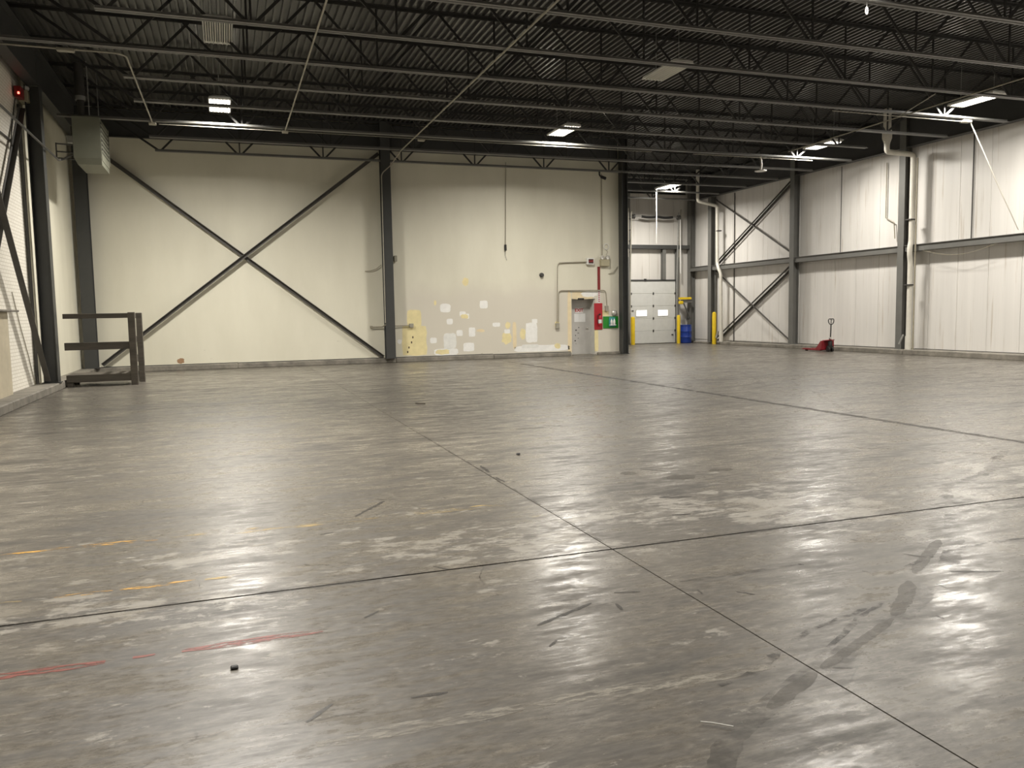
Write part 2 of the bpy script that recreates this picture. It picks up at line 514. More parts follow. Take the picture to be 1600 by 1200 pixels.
part('yellow_line', ribbon([(-1.75, 6.44), (-.55, 6.40)], .08, jitter=.2), m_d_yel, midL)
part('yellow_line', ribbon([(-.5, 6.40), (2.2, 6.36)], .16, jitter=.4), m_d_yel2, midL)
part('white_line', ribbon([(.25, 3.03), (1.1, 3.02)], .09, jitter=.2), m_d_white, near)
part('white_line', ribbon([(1.15, 3.02), (2.26, 2.96)], .09, jitter=.25, seed=9), m_d_white, near)
# tyre marks and stains
part('tire_mark', ribbon(curve2([(1.55, 2.30), (1.75, 2.50), (2.12, 2.70), (2.40, 2.84)], 10), .10, jitter=.15, seed=2, step=.03), m_d_tire2, near)
part('tire_mark', ribbon(curve2([(2.46, 2.86), (2.88, 3.04), (3.30, 3.22), (3.63, 3.41), (4.2, 3.75), (4.63, 4.09), (5.2, 4.6), (5.5, 4.85)], 10), .12, jitter=.15, seed=5, step=.03), m_d_tire2, nearR)
part('tire_mark', ribbon(curve2([(2.46, 2.92), (2.60, 2.99), (3.06, 3.27), (3.35, 3.40)]), .03, jitter=.6, seed=6), m_d_tire, nearR)
part('tire_mark', ribbon(curve2([(1.95, 2.88), (2.25, 2.97), (2.42, 3.10)]), .05, jitter=.6, seed=8), m_d_tire, near)
part('tire_mark', ribbon(curve2([(2.46, 3.12), (2.75, 3.24), (3.2, 3.36)]), .035, z=.0016, jitter=.6, seed=8), m_d_tire, nearR)
part('tire_mark', ribbon([(2.50, 2.86), (2.62, 2.80)], .02, z=.002, jitter=.3), m_d_tire, nearR)
part('tire_mark', ribbon(curve2([(3.9, 3.82), (4.6, 4.0), (5.5, 4.0)]), .03, jitter=.6, seed=11), m_d_tire, nearR)
part('tire_mark', ribbon(curve2([(5.6, 4.92), (6.0, 5.4), (6.9, 5.75), (7.5, 6.15), (8.2, 6.6)]), .10, jitter=.5, seed=12), m_d_tire2, midM)
part('tire_mark', ribbon(curve2([(6.8, 7.4), (7.4, 6.9), (7.9, 6.3)]), .10, jitter=.5, seed=13), m_d_tire2, midM)
part('tire_mark', ribbon(curve2([(11.4, 10.6), (11.6, 10.0), (12.4, 9.7)]), .09, jitter=.5, seed=14), m_d_tire2, midR)
part('scuff_mark', ribbon([(10.75, 12.8), (8.95, 9.8)], .10, jitter=.4, seed=21), m_d_scuff, midR)
part('scuff_mark', ribbon(curve2([(11.0, 10.6), (10.08, 9.7), (9.1, 8.3), (8.84, 7.7)]), .13, jitter=.4, seed=22), m_d_scuff, midR)
part('scuff_mark', ribbon(curve2([(8.78, 7.6), (8.1, 6.7), (7.3, 5.9)]), .12, jitter=.4, seed=23), m_d_scuff, midM)
part('scuff_mark', ribbon([(11.6, 15.8), (10.5, 13.9)], .12, jitter=.4, seed=24), m_d_scuff, midR)

def blob(cx, cy, rx, ry, seed, n=18, z=.0012):
    rnd = random.Random(seed); pts = [(cx + rx * math.cos(6.283 * k / n) * rnd.uniform(.8, 1.15), cy + ry * math.sin(6.283 * k / n) * rnd.uniform(.8, 1.15), z) for k in range(n)]
    return MB().add(pts, [tuple(range(n))])
for (sl, cx, cy, rx, ry) in ((midM, 4.11, 6.78, .17, .13), (midM, 4.68, 6.92, .14, .08), (midM, 3.75, 7.15, .09, .09), (midM, 4.0, 10.55, .25, .08)):
    part('stain', blob(cx, cy, rx, ry, int(cx * 100 + cy)), m_d_patch, sl)
for q, (sl, pts, wd) in enumerate(((near, [(2.02, 2.64), (2.22, 2.74), (2.42, 2.84)], .075), (nearR, [(2.47, 2.86), (2.88, 3.04), (3.22, 3.20)], .055),
                                   (nearR, [(3.25, 3.23), (3.5, 3.40), (3.76, 3.62)], .085), (nearR, [(3.9, 3.72), (4.2, 3.92), (4.62, 4.2)], .07))):
    part('stain', ribbon(curve2(pts), wd, z=.0018, jitter=.16, seed=40 + q, step=.022, taper=4.5), m_d_patch, sl)
for q, (a, b) in enumerate((((-3.5, 15.86), (2.40, 15.88)), ((2.46, 15.88), (8.2, 15.86)))):
    part('scuff_mark', ribbon([a, b], .06, jitter=.6, seed=60 + q), m_d_scuff, midL if q == 0 else midM)

SCRATCH = [
    (nearR, (4.14, 4.04), (4.22, 3.93)), (nearR, (4.12, 3.66), (4.40, 3.54)), (nearR, (3.86, 3.52), (3.86, 3.45)),
    (nearR, (3.46, 3.15), (3.46, 3.10)), (nearR, (3.64, 3.87), (3.66, 3.84)), (nearR, (3.37, 4.13), (3.39, 4.10)),
    (near, (2.05, 4.10), (2.20, 4.06)), (near, (1.98, 3.94), (1.97, 3.84)), (nearR, (2.52, 3.96), (2.51, 3.89)),
    (midL, (1.19, 4.99), (1.27, 4.89)), (nearR, (4.08, 4.45), (4.09, 4.40)), (midM, (5.72, 9.98), (5.86, 9.70)),
    (midM, (4.24, 10.72), (4.58, 10.48)), (midM, (3.08, 6.87), (3.18, 6.80)), (midM, (3.96, 7.30), (4.14, 7.10)),
    (midM, (3.49, 6.09), (3.77, 6.02)), (midM, (3.28, 5.52), (3.43, 5.50)), (midM, (4.33, 6.70), (4.33, 6.67)),
    (midL, (0.92, 6.50), (1.24, 6.95)), (midM, (2.50, 8.16), (2.48, 7.78)), (midM, (2.46, 7.51), (2.47, 7.27)),
    (midL, (0.59, 6.06), (0.69, 6.08)), (near, (1.46, 3.81), (1.86, 4.00)), (near, (1.42, 3.54), (1.48, 3.60)),
    (near, (0.63, 4.26), (0.72, 4.33)), (near, (0.67, 3.27), (0.83, 3.26)), (near, (0.23, 3.22), (0.35, 3.34)),
    (midM, (6.92, 12.52), (6.92, 12.41)), (nearR, (2.71, 3.85), (2.78, 3.77)), (midM, (2.55, 7.27), (2.56, 7.23)),
]
for q, (sl, a, b) in enumerate(SCRATCH):
    part('scratch_mark', ribbon([a, b], .016 + .0022 * a[1], z=.0016, jitter=.4, seed=90 + q, step=.04), m_d_scratch, sl)
part('stain', ribbon([(8.81, 5.0), (8.80, 15.9)], .15, jitter=.35, seed=71), m_d_joint, midM)
part('stain', ribbon([(8.81, 16.0), (8.80, 24.0)], .17, jitter=.35, seed=72), m_d_joint, slabs[1, 2])
part('stain', ribbon([(2.44, 5.0), (2.43, 10.5)], .035, jitter=.6, seed=73), m_d_tire2, midL)
for q, (a, b, sl) in enumerate((((-3.6, 4.87), (2.40, 4.88), near), ((2.46, 4.88), (8.78, 4.88), nearR))):
    part('stain', ribbon([a, b], .060, jitter=.5, seed=80 + q), m_d_tire2, sl)

# ------------------------------------------------------------------ roof deck
cb = MB()
x = XL - .6; y0, y1 = YF - .3, YD + .8
prof = []
while x < XR + .7:
    prof += [(x, ZD), (x + .046, ZD), (x + .058, ZD + .075), (x + .148, ZD + .075)]
    x += .160
vs = [(px, yy, pz) for yy in (y0, y1) for px, pz in prof]
n = len(prof)
cb.add(vs, [(k, k + n, k + n + 1, k + 1) for k in range(n - 1)])
cb.box(XL - .7, XR + .8, y0, y1, ZD + .09, ZD + .2)
struct('ceiling', cb, m_deck, 'dark ribbed steel roof deck above the joists', 'ceiling')

# ------------------------------------------------------------------ walls
DX0, DX1, DZ = 12.11, 13.07, 2.10      # exit door opening
wb = MB()
wb.box(XL - .3, DX0, YB, YB + .45, 0, ZD + .09).box(DX1, XE, YB, YB + .45, 0, ZD + .09).box(DX0, DX1, YB, YB + .45, DZ, ZD + .09)
wall_back = struct('wall_back', wb, m_wall, 'cream painted back wall with paint patches and an exit door', 'wall')

lb = MB().box(XL - .3, XL, YF, 21.62, -.02, ZD + .09)
wall_left = struct('wall_left', lb, m_brick, 'white painted brick side wall with dark cross braces', 'wall')
part('wall_panel', MB().box(XL - .3, -4.18, 21.62, YB, -.02, ZD + .09), m_wall, wall_left, label='smooth cream painted stretch beside the brick')
part('pier', MB().box(XL - .01, -4.10, 17.2, 18.55, CURB - .01, 1.82, .01), m_pier, wall_left, label='tan painted low pier on the brick wall')
part('pier_cap', MB().box(XL - .01, -3.98, 17.1, 18.95, 1.82, 1.86, .008), m_curb, wall_left)

rb = MB().box(XR + .02, XR + .32, YF, YD + .4, -.02, ZD + .09)
wall_right = struct('wall_right', rb, m_panel, 'white insulated panel side wall with brown drip streaks', 'wall')
edges = [YD]
yy = 33.9
while yy > YF:
    edges.append(yy); yy -= 1.10
for k in range(len(edges) - 1):
    a, b = edges[k + 1], edges[k]
    if b < 13.5: continue
    part('wall_panel', MB().box(XR - random.uniform(0, .004), XR + .03, a + .005, b - .005, CURB + .01, ZD, .005), m_panel, wall_right)

db = MB().box(XE + .02, XR + .3, YD + .02, YD + .4, -.02, ZD + .09)
wall_dock = struct('wall_dock', db, m_panel_d, 'panelled end wall of the alcove behind the dock door', 'wall')
xx = 14.4; dx = [xx]
for e in (15.5, 16.6, 17.7, 18.42, 19.6, 20.95, 22.0): dx.append(e)
for a, b in zip(dx, dx[1:]):
    part('wall_panel', MB().box(a + .005, b - .005, YD - random.uniform(0, .004), YD + .03, .0, ZD, .005), m_panel_d, wall_dock)
struct('wall_alcove', MB().box(XE, XE + .30, YB + .45, YD + .02, -.02, ZD + .09), m_panel_d, 'side wall of the dock alcove, behind the back wall', 'wall')
struct('wall_front', MB().box(XL - .3, XR + .3, YF - .3, YF, -.02, ZD + .09), m_wall, 'cream wall behind the viewer', 'wall')

# concrete curbs in cast lengths
def curb(name, label, runs):
    t = thing(name, label, 'curb', (0, 0, 0), kind='structure')
    for r in runs: part('curb_block', MB().box(*r, .02), m_curb, t)
    return t
curb('baseboard_back', 'low concrete curb along the foot of the back wall',
     [(-4.2, .3, 27.38, YB, -.01, .165), (.306, 5.45, 27.40, YB, -.01, .155), (5.456, 9.0, 27.41, YB, -.01, .15), (9.006, 12.05, 27.44, YB, -.01, .13), (13.12, XE, 27.44, YB, -.01, .10)])
curb('baseboard_left', 'wide concrete curb along the foot of the brick wall',
     [(XL, -3.76, 5.0, 11.0, -.01, CURB), (XL, -3.745, 11.01, 16.9, -.01, CURB), (XL, -3.75, 16.91, 22.0, -.01, CURB), (XL, -3.8, 22.01, 27.36, -.01, CURB)])
curb('baseboard_right', 'low concrete curb along the foot of the white panel wall',
     [(21.45, XR, 10.0, 15.4, -.01, CURB), (21.45, XR, 15.41, 21.2, -.01, CURB), (21.46, XR, 21.21, 27.0, -.01, CURB - .01), (21.52, XR, 27.01, 31.9, -.01, .13), (21.66, XR, 31.91, 34.6, -.01, .07)])

for xa, xb, z_ in ((-3.7, .3, .165), (.3, 5.05, .157), (5.42, 9.0, .152), (9.0, 12.05, .135)):
    part('base_seam', MB().box(xa, xb, YB - .012, YB + .01, z_, z_ + .022), m_pipe_dk, wall_back)
for ya, yb, z_ in ((10.0, 21.2, CURB), (21.2, 27.0, CURB - .01), (27.0, 31.9, .13)):
    part('base_seam', MB().box(XR - .012, XR + .01, ya, yb, z_, z_ + .02), m_pipe_dk, wall_right)

# ------------------------------------------------------------------ paint patches on the back wall
PATCH = [  # centre x, centre z, half width, half height (metres), material, layer, roundness
    (6.151, 1.483, 0.248, 0.310, m_pyel, 2, 0), (6.143, 0.723, 0.441, 0.528, m_pyel, 1, 0), (7.276, 1.837, 0.191, 0.151, m_pwhite, 1, 1),
    (8.692, 1.942, 0.150, 0.142, m_pwhite, 1, 1), (7.907, 1.614, 0.118, 0.096, m_pwhite, 1, 1), (7.426, 1.358, 0.111, 0.101, m_pwhite, 1, 1),
    (8.235, 0.972, 0.119, 0.165, m_pwhite, 1, 0), (7.773, 0.950, 0.117, 0.107, m_pwhite, 1, 1), (6.819, 0.710, 0.121, 0.101, m_pwhite, 1, 1),
    (7.416, 0.676, 0.233, 0.276, m_pgrey, 1, 0), (8.104, 0.441, 0.202, 0.154, m_pwhite, 1, 0), (9.152, 1.214, 0.145, 0.075, m_pwhite, 1, 1),
    (5.622, 0.705, 0.078, 0.083, m_pwhite, 1, 2), (7.268, 0.291, 0.442, 0.124, m_pwhite, 1, 1), (7.139, 0.296, 0.267, 0.090, m_pyel, 3, 2),
    (7.975, 1.528, 0.141, 0.079, m_pyel, 3, 2), (8.082, 1.537, 0.059, 0.090, m_pwhite, 1, 0), (8.028, 2.749, 0.118, 0.140, m_pyel, 1, 2),
    (6.917, 2.026, 0.046, 0.089, m_pyel, 1, 2), (9.584, 1.176, 0.104, 0.127, m_pyel, 1, 2), (9.532, 0.704, 0.184, 0.208, m_pyel, 1, 2),
    (9.841, 0.811, 0.074, 0.487, m_pyel2, 1, 1), (9.562, 0.963, 0.110, 0.075, m_pwhite, 3, 0), (10.152, 0.850, 0.112, 0.209, m_pyel, 1, 2),
    (10.502, 0.899, 0.225, 0.362, m_pwhite, 1, 0), (10.627, 1.311, 0.107, 0.076, m_pwhite, 2, 0), (10.921, 0.314, 1.088, 0.118, m_pwhite, 1, 1),
    (11.518, 1.169, 0.090, 0.141, m_pyel, 1, 2), (11.520, 0.378, 0.128, 0.107, m_pyel, 2, 2), (10.444, 0.398, 0.338, 0.070, m_pgrey, 2, 1),
    (8.558, 1.016, 0.144, 0.057, m_pyel2, 1, 2), (13.113, 0.522, 0.080, 0.421, m_pyel, 1, 0), (13.495, 1.561, 0.133, 0.120, m_pyel, 1, 0),
    (12.020, 1.179, 0.078, 1.185, m_pyel2, 1, 0), (12.566, 2.223, 0.457, 0.136, m_pyel2, 1, 0), (12.841, 2.268, 0.341, 0.101, m_pwhite, 2, 2),
    (-1.416, 0.291, 0.108, 0.081, m_rust, 1, 2),
]
for k, (cx, cz, hx, hz, mt, lay, rnd_) in enumerate(PATCH):
    rr = random.Random(k)
    p = []
    nn = 20
    e = {0: 9.0, 1: 5.0, 2: 2.6}[rnd_]
    for q in range(nn):
        a = 6.2831853 * q / nn + .157
        c, s_ = math.cos(a), math.sin(a)
        rad = (abs(c) ** e + abs(s_) ** e) ** (-1 / e) * (rr.uniform(.95, 1.03) if rnd_ < 2 else rr.uniform(.80, 1.12))
        p.append((cx + hx * c * rad, YB - .0012 * lay, max(.13, cz + hz * s_ * rad)))
    part('paint_patch', MB().poly(p, (0, 1, 0), .0012 * lay + .001), mt, wall_back)
# scratched marks in the big yellow patch
for x_, z_ in ((5.892, 0.336), (5.941, 0.490), (6.037, 0.665), (6.087, 0.841)):
    part('scratch_mark', MB().box(x_ - .02, x_ + .022, YB - .005, YB, z_ - .035, z_ + .035, .004), m_text_dk, wall_back)

# ------------------------------------------------------------------ steel columns
def hcol(cx, cy, z0, z1, face, wd=.26, dp=.27, tf=.016):
    """H section; face 'y' puts the flanges across Y, 'x' across X."""
    mb = MB()
    if face == 'y':
        mb.box(cx - wd / 2, cx + wd / 2, cy - dp / 2, cy - dp / 2 + tf, z0, z1).box(cx - wd / 2, cx + wd / 2, cy + dp / 2 - tf, cy + dp / 2, z0, z1).box(cx - .006, cx + .006, cy - dp / 2 + tf, cy + dp / 2 - tf, z0, z1)
    else:
        mb.box(cx - dp / 2, cx - dp / 2 + tf, cy - wd / 2, cy + wd / 2, z0, z1).box(cx + dp / 2 - tf, cx + dp / 2, cy - wd / 2, cy + wd / 2, z0, z1).box(cx - dp / 2 + tf, cx + dp / 2 - tf, cy - .006, cy + .006, z0, z1)
    return mb

def column(label, cx, cy, z0, z1, face, mat=m_col, wd=.26, dp=.27, plate=True):
    t = thing('steel_column', label, 'column', (cx, cy, z0), 'steel columns along the walls')
    s = hcol(cx, cy, z0 + (.02 if plate else 0), z1, face, wd, dp)
    part('shaft', s, mat, t)
    if plate:
        part('base_plate', MB().box(cx - wd / 2 - .03, cx + wd / 2 + .03, cy - dp / 2 - .01, cy + dp / 2 + .01, z0, z0 + .02), mat, t)
    return t
ZT = ZD - .01
column('dark grey column in front of the brick wall, at the foot of the timber platform', -3.92, 21.45, CURB, 6.97, 'x', m_col_dk, .32, .30)
column('dark grey column in the corner behind the timber platform and heater', -3.885, 27.22, CURB, ZT, 'y', m_col_dk, .35, .30)
column('dark grey column in the middle of the cream wall beside the crossed brace', 5.23, 27.24, .155, ZT, 'y', m_col_dk, .32, .28)
column('tall dark column at the free end of the cream wall by the green board', 14.165, 27.36, .0, ZT, 'x', m_col_dk, .30, .24)
column('grey column in the alcove corner behind the blue drum', 21.82, 34.93, .07, ZT, 'x', m_col, .28, .26)
column('grey column on the panel wall beside the yellow post and drain pipe', 21.74, 33.0, .07, 6.87, 'x', m_col, .26, .28)
column('grey column on the panel wall between cross braces and pallet jack', 21.74, 27.14, CURB - .01, ZT, 'x', m_col, .26, .28)
column('grey column on the panel wall beside the long white downpipe', 21.74, 21.55, CURB - .01, ZT, 'x', m_col, .26, .28)
column('grey column on the panel wall past the hanging rope, toward the viewer', 21.74, 15.3, CURB - .01, 6.87, 'x', m_col, .26, .28)

# alcove framing
t = thing('door_frame_steel', 'grey steel framing around and above the dock door', 'framing', (19.7, 35.1, 0))
part('jamb_post', hcol(18.38, 35.0, 0, 7.22, 'y', .13, .18), m_col, t)
part('jamb_post', hcol(21.06, 35.0, 0, 4.66, 'y', .15, .18), m_col, t)
part('jamb_post', hcol(20.30, 35.0, 3.12, 4.66, 'y', .18, .18), m_col, t)
part('header', MB().box(18.45, 21.0, 34.95, 35.12, 3.05, 3.12, .005), m_col_dk, t)
part('girt', MB().box(18.3, 21.7, 34.86, 34.88, 4.60, 4.78).box(18.3, 21.7, 34.88, 35.10, 4.77, 4.785).box(18.3, 21.7, 34.88, 35.1, 4.60, 4.615), m_col_dk, t)

# girts on the panel wall
def girt(label, ya, yb, z=3.54):
    mb = MB().box(21.66, 21.675, ya, yb, z - .09, z + .09).box(21.62, 21.99, ya, yb, z + .09, z + .105).box(21.66, 21.99, ya, yb, z - .105, z - .09)
    return single('wall_girt', mb, m_col, label, 'girt', 'horizontal girts on the panel wall')
girt('grey wall girt in the short bay behind the yellow post', 33.14, 34.78, 3.60)
girt('grey wall girt between the two crossed braces of the panel wall', 27.28, 32.86, 3.57)
girt('grey wall girt above the red pallet jack', 21.69, 27.0, 3.55)
girt('grey wall girt beyond the long downpipe, where the cable is tied', 15.4, 21.41, 3.55)

# ------------------------------------------------------------------ braces
ANG = [(-.045, -.045), (.045, -.045), (.045, -.035), (-.035, -.035), (-.035, .045), (-.045, .045)]
def brace(label, a, b, up, grp, double=0.0, mat=m_brace, s=1.0):
    mb = MB(); pr = [(x * s, y * s) for x, y in ANG]
    if double:
        mb.bar(a, b, [(x + double / 2 + .045 * s, y) for x, y in pr], up).bar(a, b, [(-x - double / 2 - .045 * s, y) for x, y in reversed(pr)], up)
    else: mb.bar(a, b, pr, up)
    return single('cross_brace', mb, mat, label, 'brace', grp)
g = 'crossed braces of the cream wall'
brace('dark brace falling from the heater corner to the mid-wall column foot', (-3.62, 27.42, 6.85), (5.02, 27.42, .20), (0, -1, 0), g, s=1.25)
brace('dark brace rising from behind the platform to the mid-wall column top', (-3.62, 27.30, .25), (5.05, 27.30, 7.0), (0, -1, 0), g, s=1.25)
g = 'crossed braces of the brick wall'
brace('dark brace on the brick wall that comes down behind the platform column', (-3.965, 21.22, .27), (-3.965, 15.45, 6.85), (1, 0, 0), g, s=1.3)
brace('dark brace on the brick wall that goes up to the platform column top', (-4.105, 21.18, 6.45), (-4.105, 15.5, .3), (1, 0, 0), g, s=1.3)
g = 'crossed braces of the panel wall'
brace('single brace of the upper panel wall cross, high end at the drain pipe', (21.79, 32.75, 6.7), (21.79, 27.38, 3.85), (-1, 0, 0), g, s=.8)
brace('doubled brace of the upper panel wall cross, low end at the drain pipe', (21.88, 32.75, 3.80), (21.88, 27.40, 6.80), (-1, 0, 0), g, .10, s=.8)
brace('single brace of the lower panel wall cross, high end at the drain pipe', (21.79, 32.75, 3.40), (21.79, 27.38, .26), (-1, 0, 0), g, s=.8)
brace('doubled brace of the lower panel wall cross, low end at the yellow post', (21.88, 32.75, .22), (21.88, 27.42, 3.34), (-1, 0, 0), g, .12, s=.8)

# ------------------------------------------------------------------ eave girders
def ibeam_y(cx, ya, yb, z0, z1, wd=.26):
    return MB().box(cx - wd / 2, cx + wd / 2, ya, yb, z0, z0 + .02).box(cx - wd / 2, cx + wd / 2, ya, yb, z1 - .02, z1).box(cx - .008, cx + .008, ya, yb, z0 + .02, z1 - .02)
g = 'eave girders under the roof deck'
single('eave_girder', ibeam_y(-3.92, 5.0, 21.9, 6.98, 7.9), m_beam, 'long dark girder over the brick wall, resting on the platform column', 'girder', g)
single('eave_girder', ibeam_y(-3.92, 21.93, 27.0, 6.98, 7.9), m_beam, 'short dark girder behind the heater flue', 'girder', g)
single('eave_girder', ibeam_y(21.72, 27.3, 34.75, 6.88, 7.9), m_beam, 'dark girder over the crossed braces of the panel wall', 'girder', g)
single('eave_girder', ibeam_y(21.72, 21.7, 26.98, 6.88, 7.9), m_beam, 'dark girder over the red pallet jack bay', 'girder', g)
single('eave_girder', ibeam_y(21.72, 10.0, 21.4, 6.88, 7.9), m_beam, 'dark girder over the panel wall bay with the tied cable', 'girder', g)

single('eave_girder', MB().box(-3.7, 14.02, 27.42, 27.54, 7.14, 7.16).box(-3.7, 14.02, 27.52, 27.54, 7.16, 7.95).box(-3.7, 14.02, 27.42, 27.54, 7.95, 7.97), m_beam, 'long dark channel beam along the top of the cream wall', 'girder', g)
single('eave_girder', MB().box(14.45, 21.6, 35.0, 35.12, 7.24, 7.26).box(14.45, 21.6, 35.10, 35.12, 7.26, 7.95), m_beam, 'dark channel beam along the top of the dock alcove wall', 'girder', g)

# ------------------------------------------------------------------ roof joists
ZTOP = ZD - .005
def ang_pair(xa, xb, y, z, up):
    """Two angles back to back with a gap: up=+1 legs rise, -1 legs hang."""
    mb = MB(); L, T, G = .065, .007, .014
    for s in (-1, 1):
        ya, yb = sorted((y + s * G, y + s * (G + L))); va, vb = sorted((y + s * G, y + s * (G + T)))
        if up > 0: mb.box(xa, xb, ya, yb, z, z + T).box(xa, xb, va, vb, z + T, z + L)
        else: mb.box(xa, xb, ya, yb, z - T, z).box(xa, xb, va, vb, z - L, z - T)
    return mb
HALF = 1.28
def web_mesh(a, b, wd):
    d = (V3(b) - V3(a)).normalized(); up = d.cross(V3((0, 1, 0)))
    return mesh_of('web_member', MB().bar(a, b, [(-.013, -wd), (.013, -wd), (.013, wd), (-.013, wd)], up), m_web)
HT = ZTOP - ZC
me_r = web_mesh((.07, 0, .03), (HALF - .03, 0, HT - .03), .027)
me_l = web_mesh((-.07, 0, .03), (-HALF + .03, 0, HT - .03), .027)
me_v = web_mesh((0, 0, .03), (0, 0, HT - .03), .020)
me_el = web_mesh((0, 0, .03), (-1.75, 0, HT - .06), .030)
me_er = web_mesh((0, 0, .03), (1.6, 0, HT - .06), .030)
NODE0, STEP, NN = .645, 2.572, 8
JY = [27.2 - 2.0 * k for k in range(9)]
ORD = ['first', 'second', 'third', 'fourth', 'fifth', 'sixth', 'seventh', 'eighth', 'ninth']
def joist(y, label, xa, xb, first, last, lext=0.0):
    t = thing('roof_joist', label, 'joist', (0, y, ZC), 'open web roof joists')
    part('bottom_chord', ang_pair(xa - lext, xb, y, ZC, 1), m_joist, t)
    part('top_chord', ang_pair(-3.9 if first < 14 else 14.5, 21.7, y, ZTOP, -1), m_web, t)
    def w(me, x):
        o = link('web_member', me, t); o.location = (x, 0, 0)
    if first < 10: w(me_l if False else me_el, xa + .1)
    if first < 10: w(me_r, xa + .1)
    x = first
    while x <= last + .01:
        w(me_l, x); w(me_r, x); w(me_v, x); x += STEP
    w(me_l, last + STEP); w(me_v, last + STEP); w(me_er, last + STEP)
    return t
for k, y in enumerate(JY):
    xr = 19.75 if k in (3, 6) else 20.95
    joist(y, f'grey open web roof joist, {ORD[k]} out from the cream wall', -1.80, xr, NODE0, NODE0 + 6 * STEP, 1.95 if k in (5, 2) else 0)
for k, y in enumerate((29.2, 31.2, 33.2)):
    joist(y, f'short open web roof joist in the dock alcove, {ORD[k]} behind the tall end column', 14.6, 20.9, 16.08, 16.1, 0)

# ------------------------------------------------------------------ high bay lamps
def high_bay(x, y, label, on, group, z=7.0, power=1.0, spread=161):
    W, L = .50, 1.38
    t = thing('high_bay_light', label, 'light', (x, y, z), group)
    hs = MB()
    hs.loft([[(x - W / 2, y - L / 2, z + .03), (x + W / 2, y - L / 2, z + .03), (x + W / 2, y + L / 2, z + .03), (x - W / 2, y + L / 2, z + .03)],
             [(x - W / 2, y - L / 2, z + .075), (x + W / 2, y - L / 2, z + .075), (x + W / 2, y + L / 2, z + .075), (x - W / 2, y + L / 2, z + .075)],
             [(x - W / 2 + .1, y - L / 2 + .04, z + .12), (x + W / 2 - .1, y - L / 2 + .04, z + .12), (x + W / 2 - .1, y + L / 2 - .04, z + .12), (x - W / 2 + .1, y + L / 2 - .04, z + .12)]])
    part('housing', hs, m_white, t)
    part('lamp_tray', MB().box(x - W / 2 + .01, x + W / 2 - .01, y - L / 2 + .08, y + L / 2 - .02, z + .026, z + .032), m_white if on else m_inside_shade, t)  # tray colour follows the lamp: white when lit, shaded dark when off
    for k in range(7):
        cx = x - W / 2 + W * k / 6
        part('reflector', MB().bar((cx, y - L / 2, z + .012), (cx, y + L / 2, z + .012), [(-.018, .02), (0, -.012), (.018, .02)]), m_white, t)
    for k in range(6):
        cx = x - W / 2 + W * (k + .5) / 6
        part('tube', MB().tube([(cx, y - L / 2 + .10, z + .014), (cx, y + L / 2 - .10, z + .014)], .013, 8), m_lamp_on if on else m_lamp_off, t)
    for s in (-1, 1):
        part('end_cap', MB().box(x - W / 2, x + W / 2, *sorted((y + s * (L / 2 - .10), y + s * (L / 2 + .01))), z + .022, z + .035), m_white, t)
        part('hanger', MB().tube([(x, y + s * .5, z + .11), (x, y + s * .5, ZD + .02)], .006, 5), m_galv, t)
    if on:
        ld = bpy.data.lights.new('lamp_light', 'AREA')
        ld.shape = 'RECTANGLE'; ld.size = W - .06; ld.size_y = L - .2
        ld.energy = LAMP_W * power; ld.spread = math.radians(spread); ld.color = LAMP_COL
        lo = bpy.data.objects.new('lamp_light', ld); C.objects.link(lo); lo.parent = t
        lo.location = (0, 0, -.012)
    return t
g = 'high bay lamps among the roof joists'
high_bay(.10, 22.35, 'lit high bay lamp beside the heater, over the crossed brace', True, g, power=1.25)
high_bay(9.78, 22.7, 'lit high bay lamp in front of the cream wall with paint patches', True, g, power=1.1)
high_bay(18.55, 31.6, 'lit high bay lamp over the dock alcove', True, g, power=.9)
high_bay(19.05, 22.4, 'lit high bay lamp by the white rain pipe of the panel wall', True, g, power=.72, spread=174)
high_bay(19.0, 16.5, 'lit high bay lamp beside the hanging rope of the panel wall', True, g, power=.80, spread=174)
high_bay(.10, 16.7, 'unlit high bay lamp with bare tubes toward the brick wall', False, g)
high_bay(9.70, 16.55, 'unlit slatted high bay lamp in the middle of the roof', False, g)
for (x, y, p_) in ((.1, 10.6, 1.3), (9.7, 10.6, .45), (19.0, 10.6, .8), (.1, 4.6, .55), (9.7, 4.6, 1.1), (19.0, 4.6, 1.25)):  # unseen lamps added to light the near floor, places and powers guessed
    high_bay(x, y, 'added lit high bay lamp over the near floor, unseen above the view', True, 'added high bay lamps above the view', power=p_)

# ------------------------------------------------------------------ timber platform
t = thing('timber_platform', 'dark timber platform with guard rails beside the steel column', 'platform', (-3.0, 22.6, 0))
part('post', MB().box(-2.30, -2.14, 22.06, 22.20, 0, 1.81, .008), m_wood, t)
part('post', MB().box(-2.21, -2.07, 23.06, 23.20, 0, 1.80, .008), m_wood, t)
part('foot_block', MB().box(-3.74, -3.60, 22.14, 22.30, 0, .11, .008), m_wood, t)
part('foot_block', MB().box(-3.74, -3.60, 22.95, 23.10, 0, .11, .008), m_wood, t)
for a, b in ((1.67, 1.79), (.90, 1.085)):
    part('rail', MB().box(-3.74, -2.30, 22.12, 22.17, a, b, .006), m_wood, t)
part('edge_board', MB().box(-3.74, -2.30, 22.11, 22.16, .11, .29, .006), m_wood, t)
part('edge_board', MB().box(-3.74, -2.22, 23.10, 23.15, .11, .28, .006), m_wood, t)
for a, b in ((1.66, 1.79), (1.04, 1.20), (.53, .72), (.02, .19)):
    part('side_board', MB().box(-2.26, -2.21, 22.20, 23.06, a, b, .006), m_wood, t)
for k in range(8):
    y = 22.165 + k * .117
    part('plank', MB().box(-3.74, -2.27, y, y + .112, .255 + random.uniform(0, .006), .29 + random.uniform(0, .006), .006), m_wood, t)

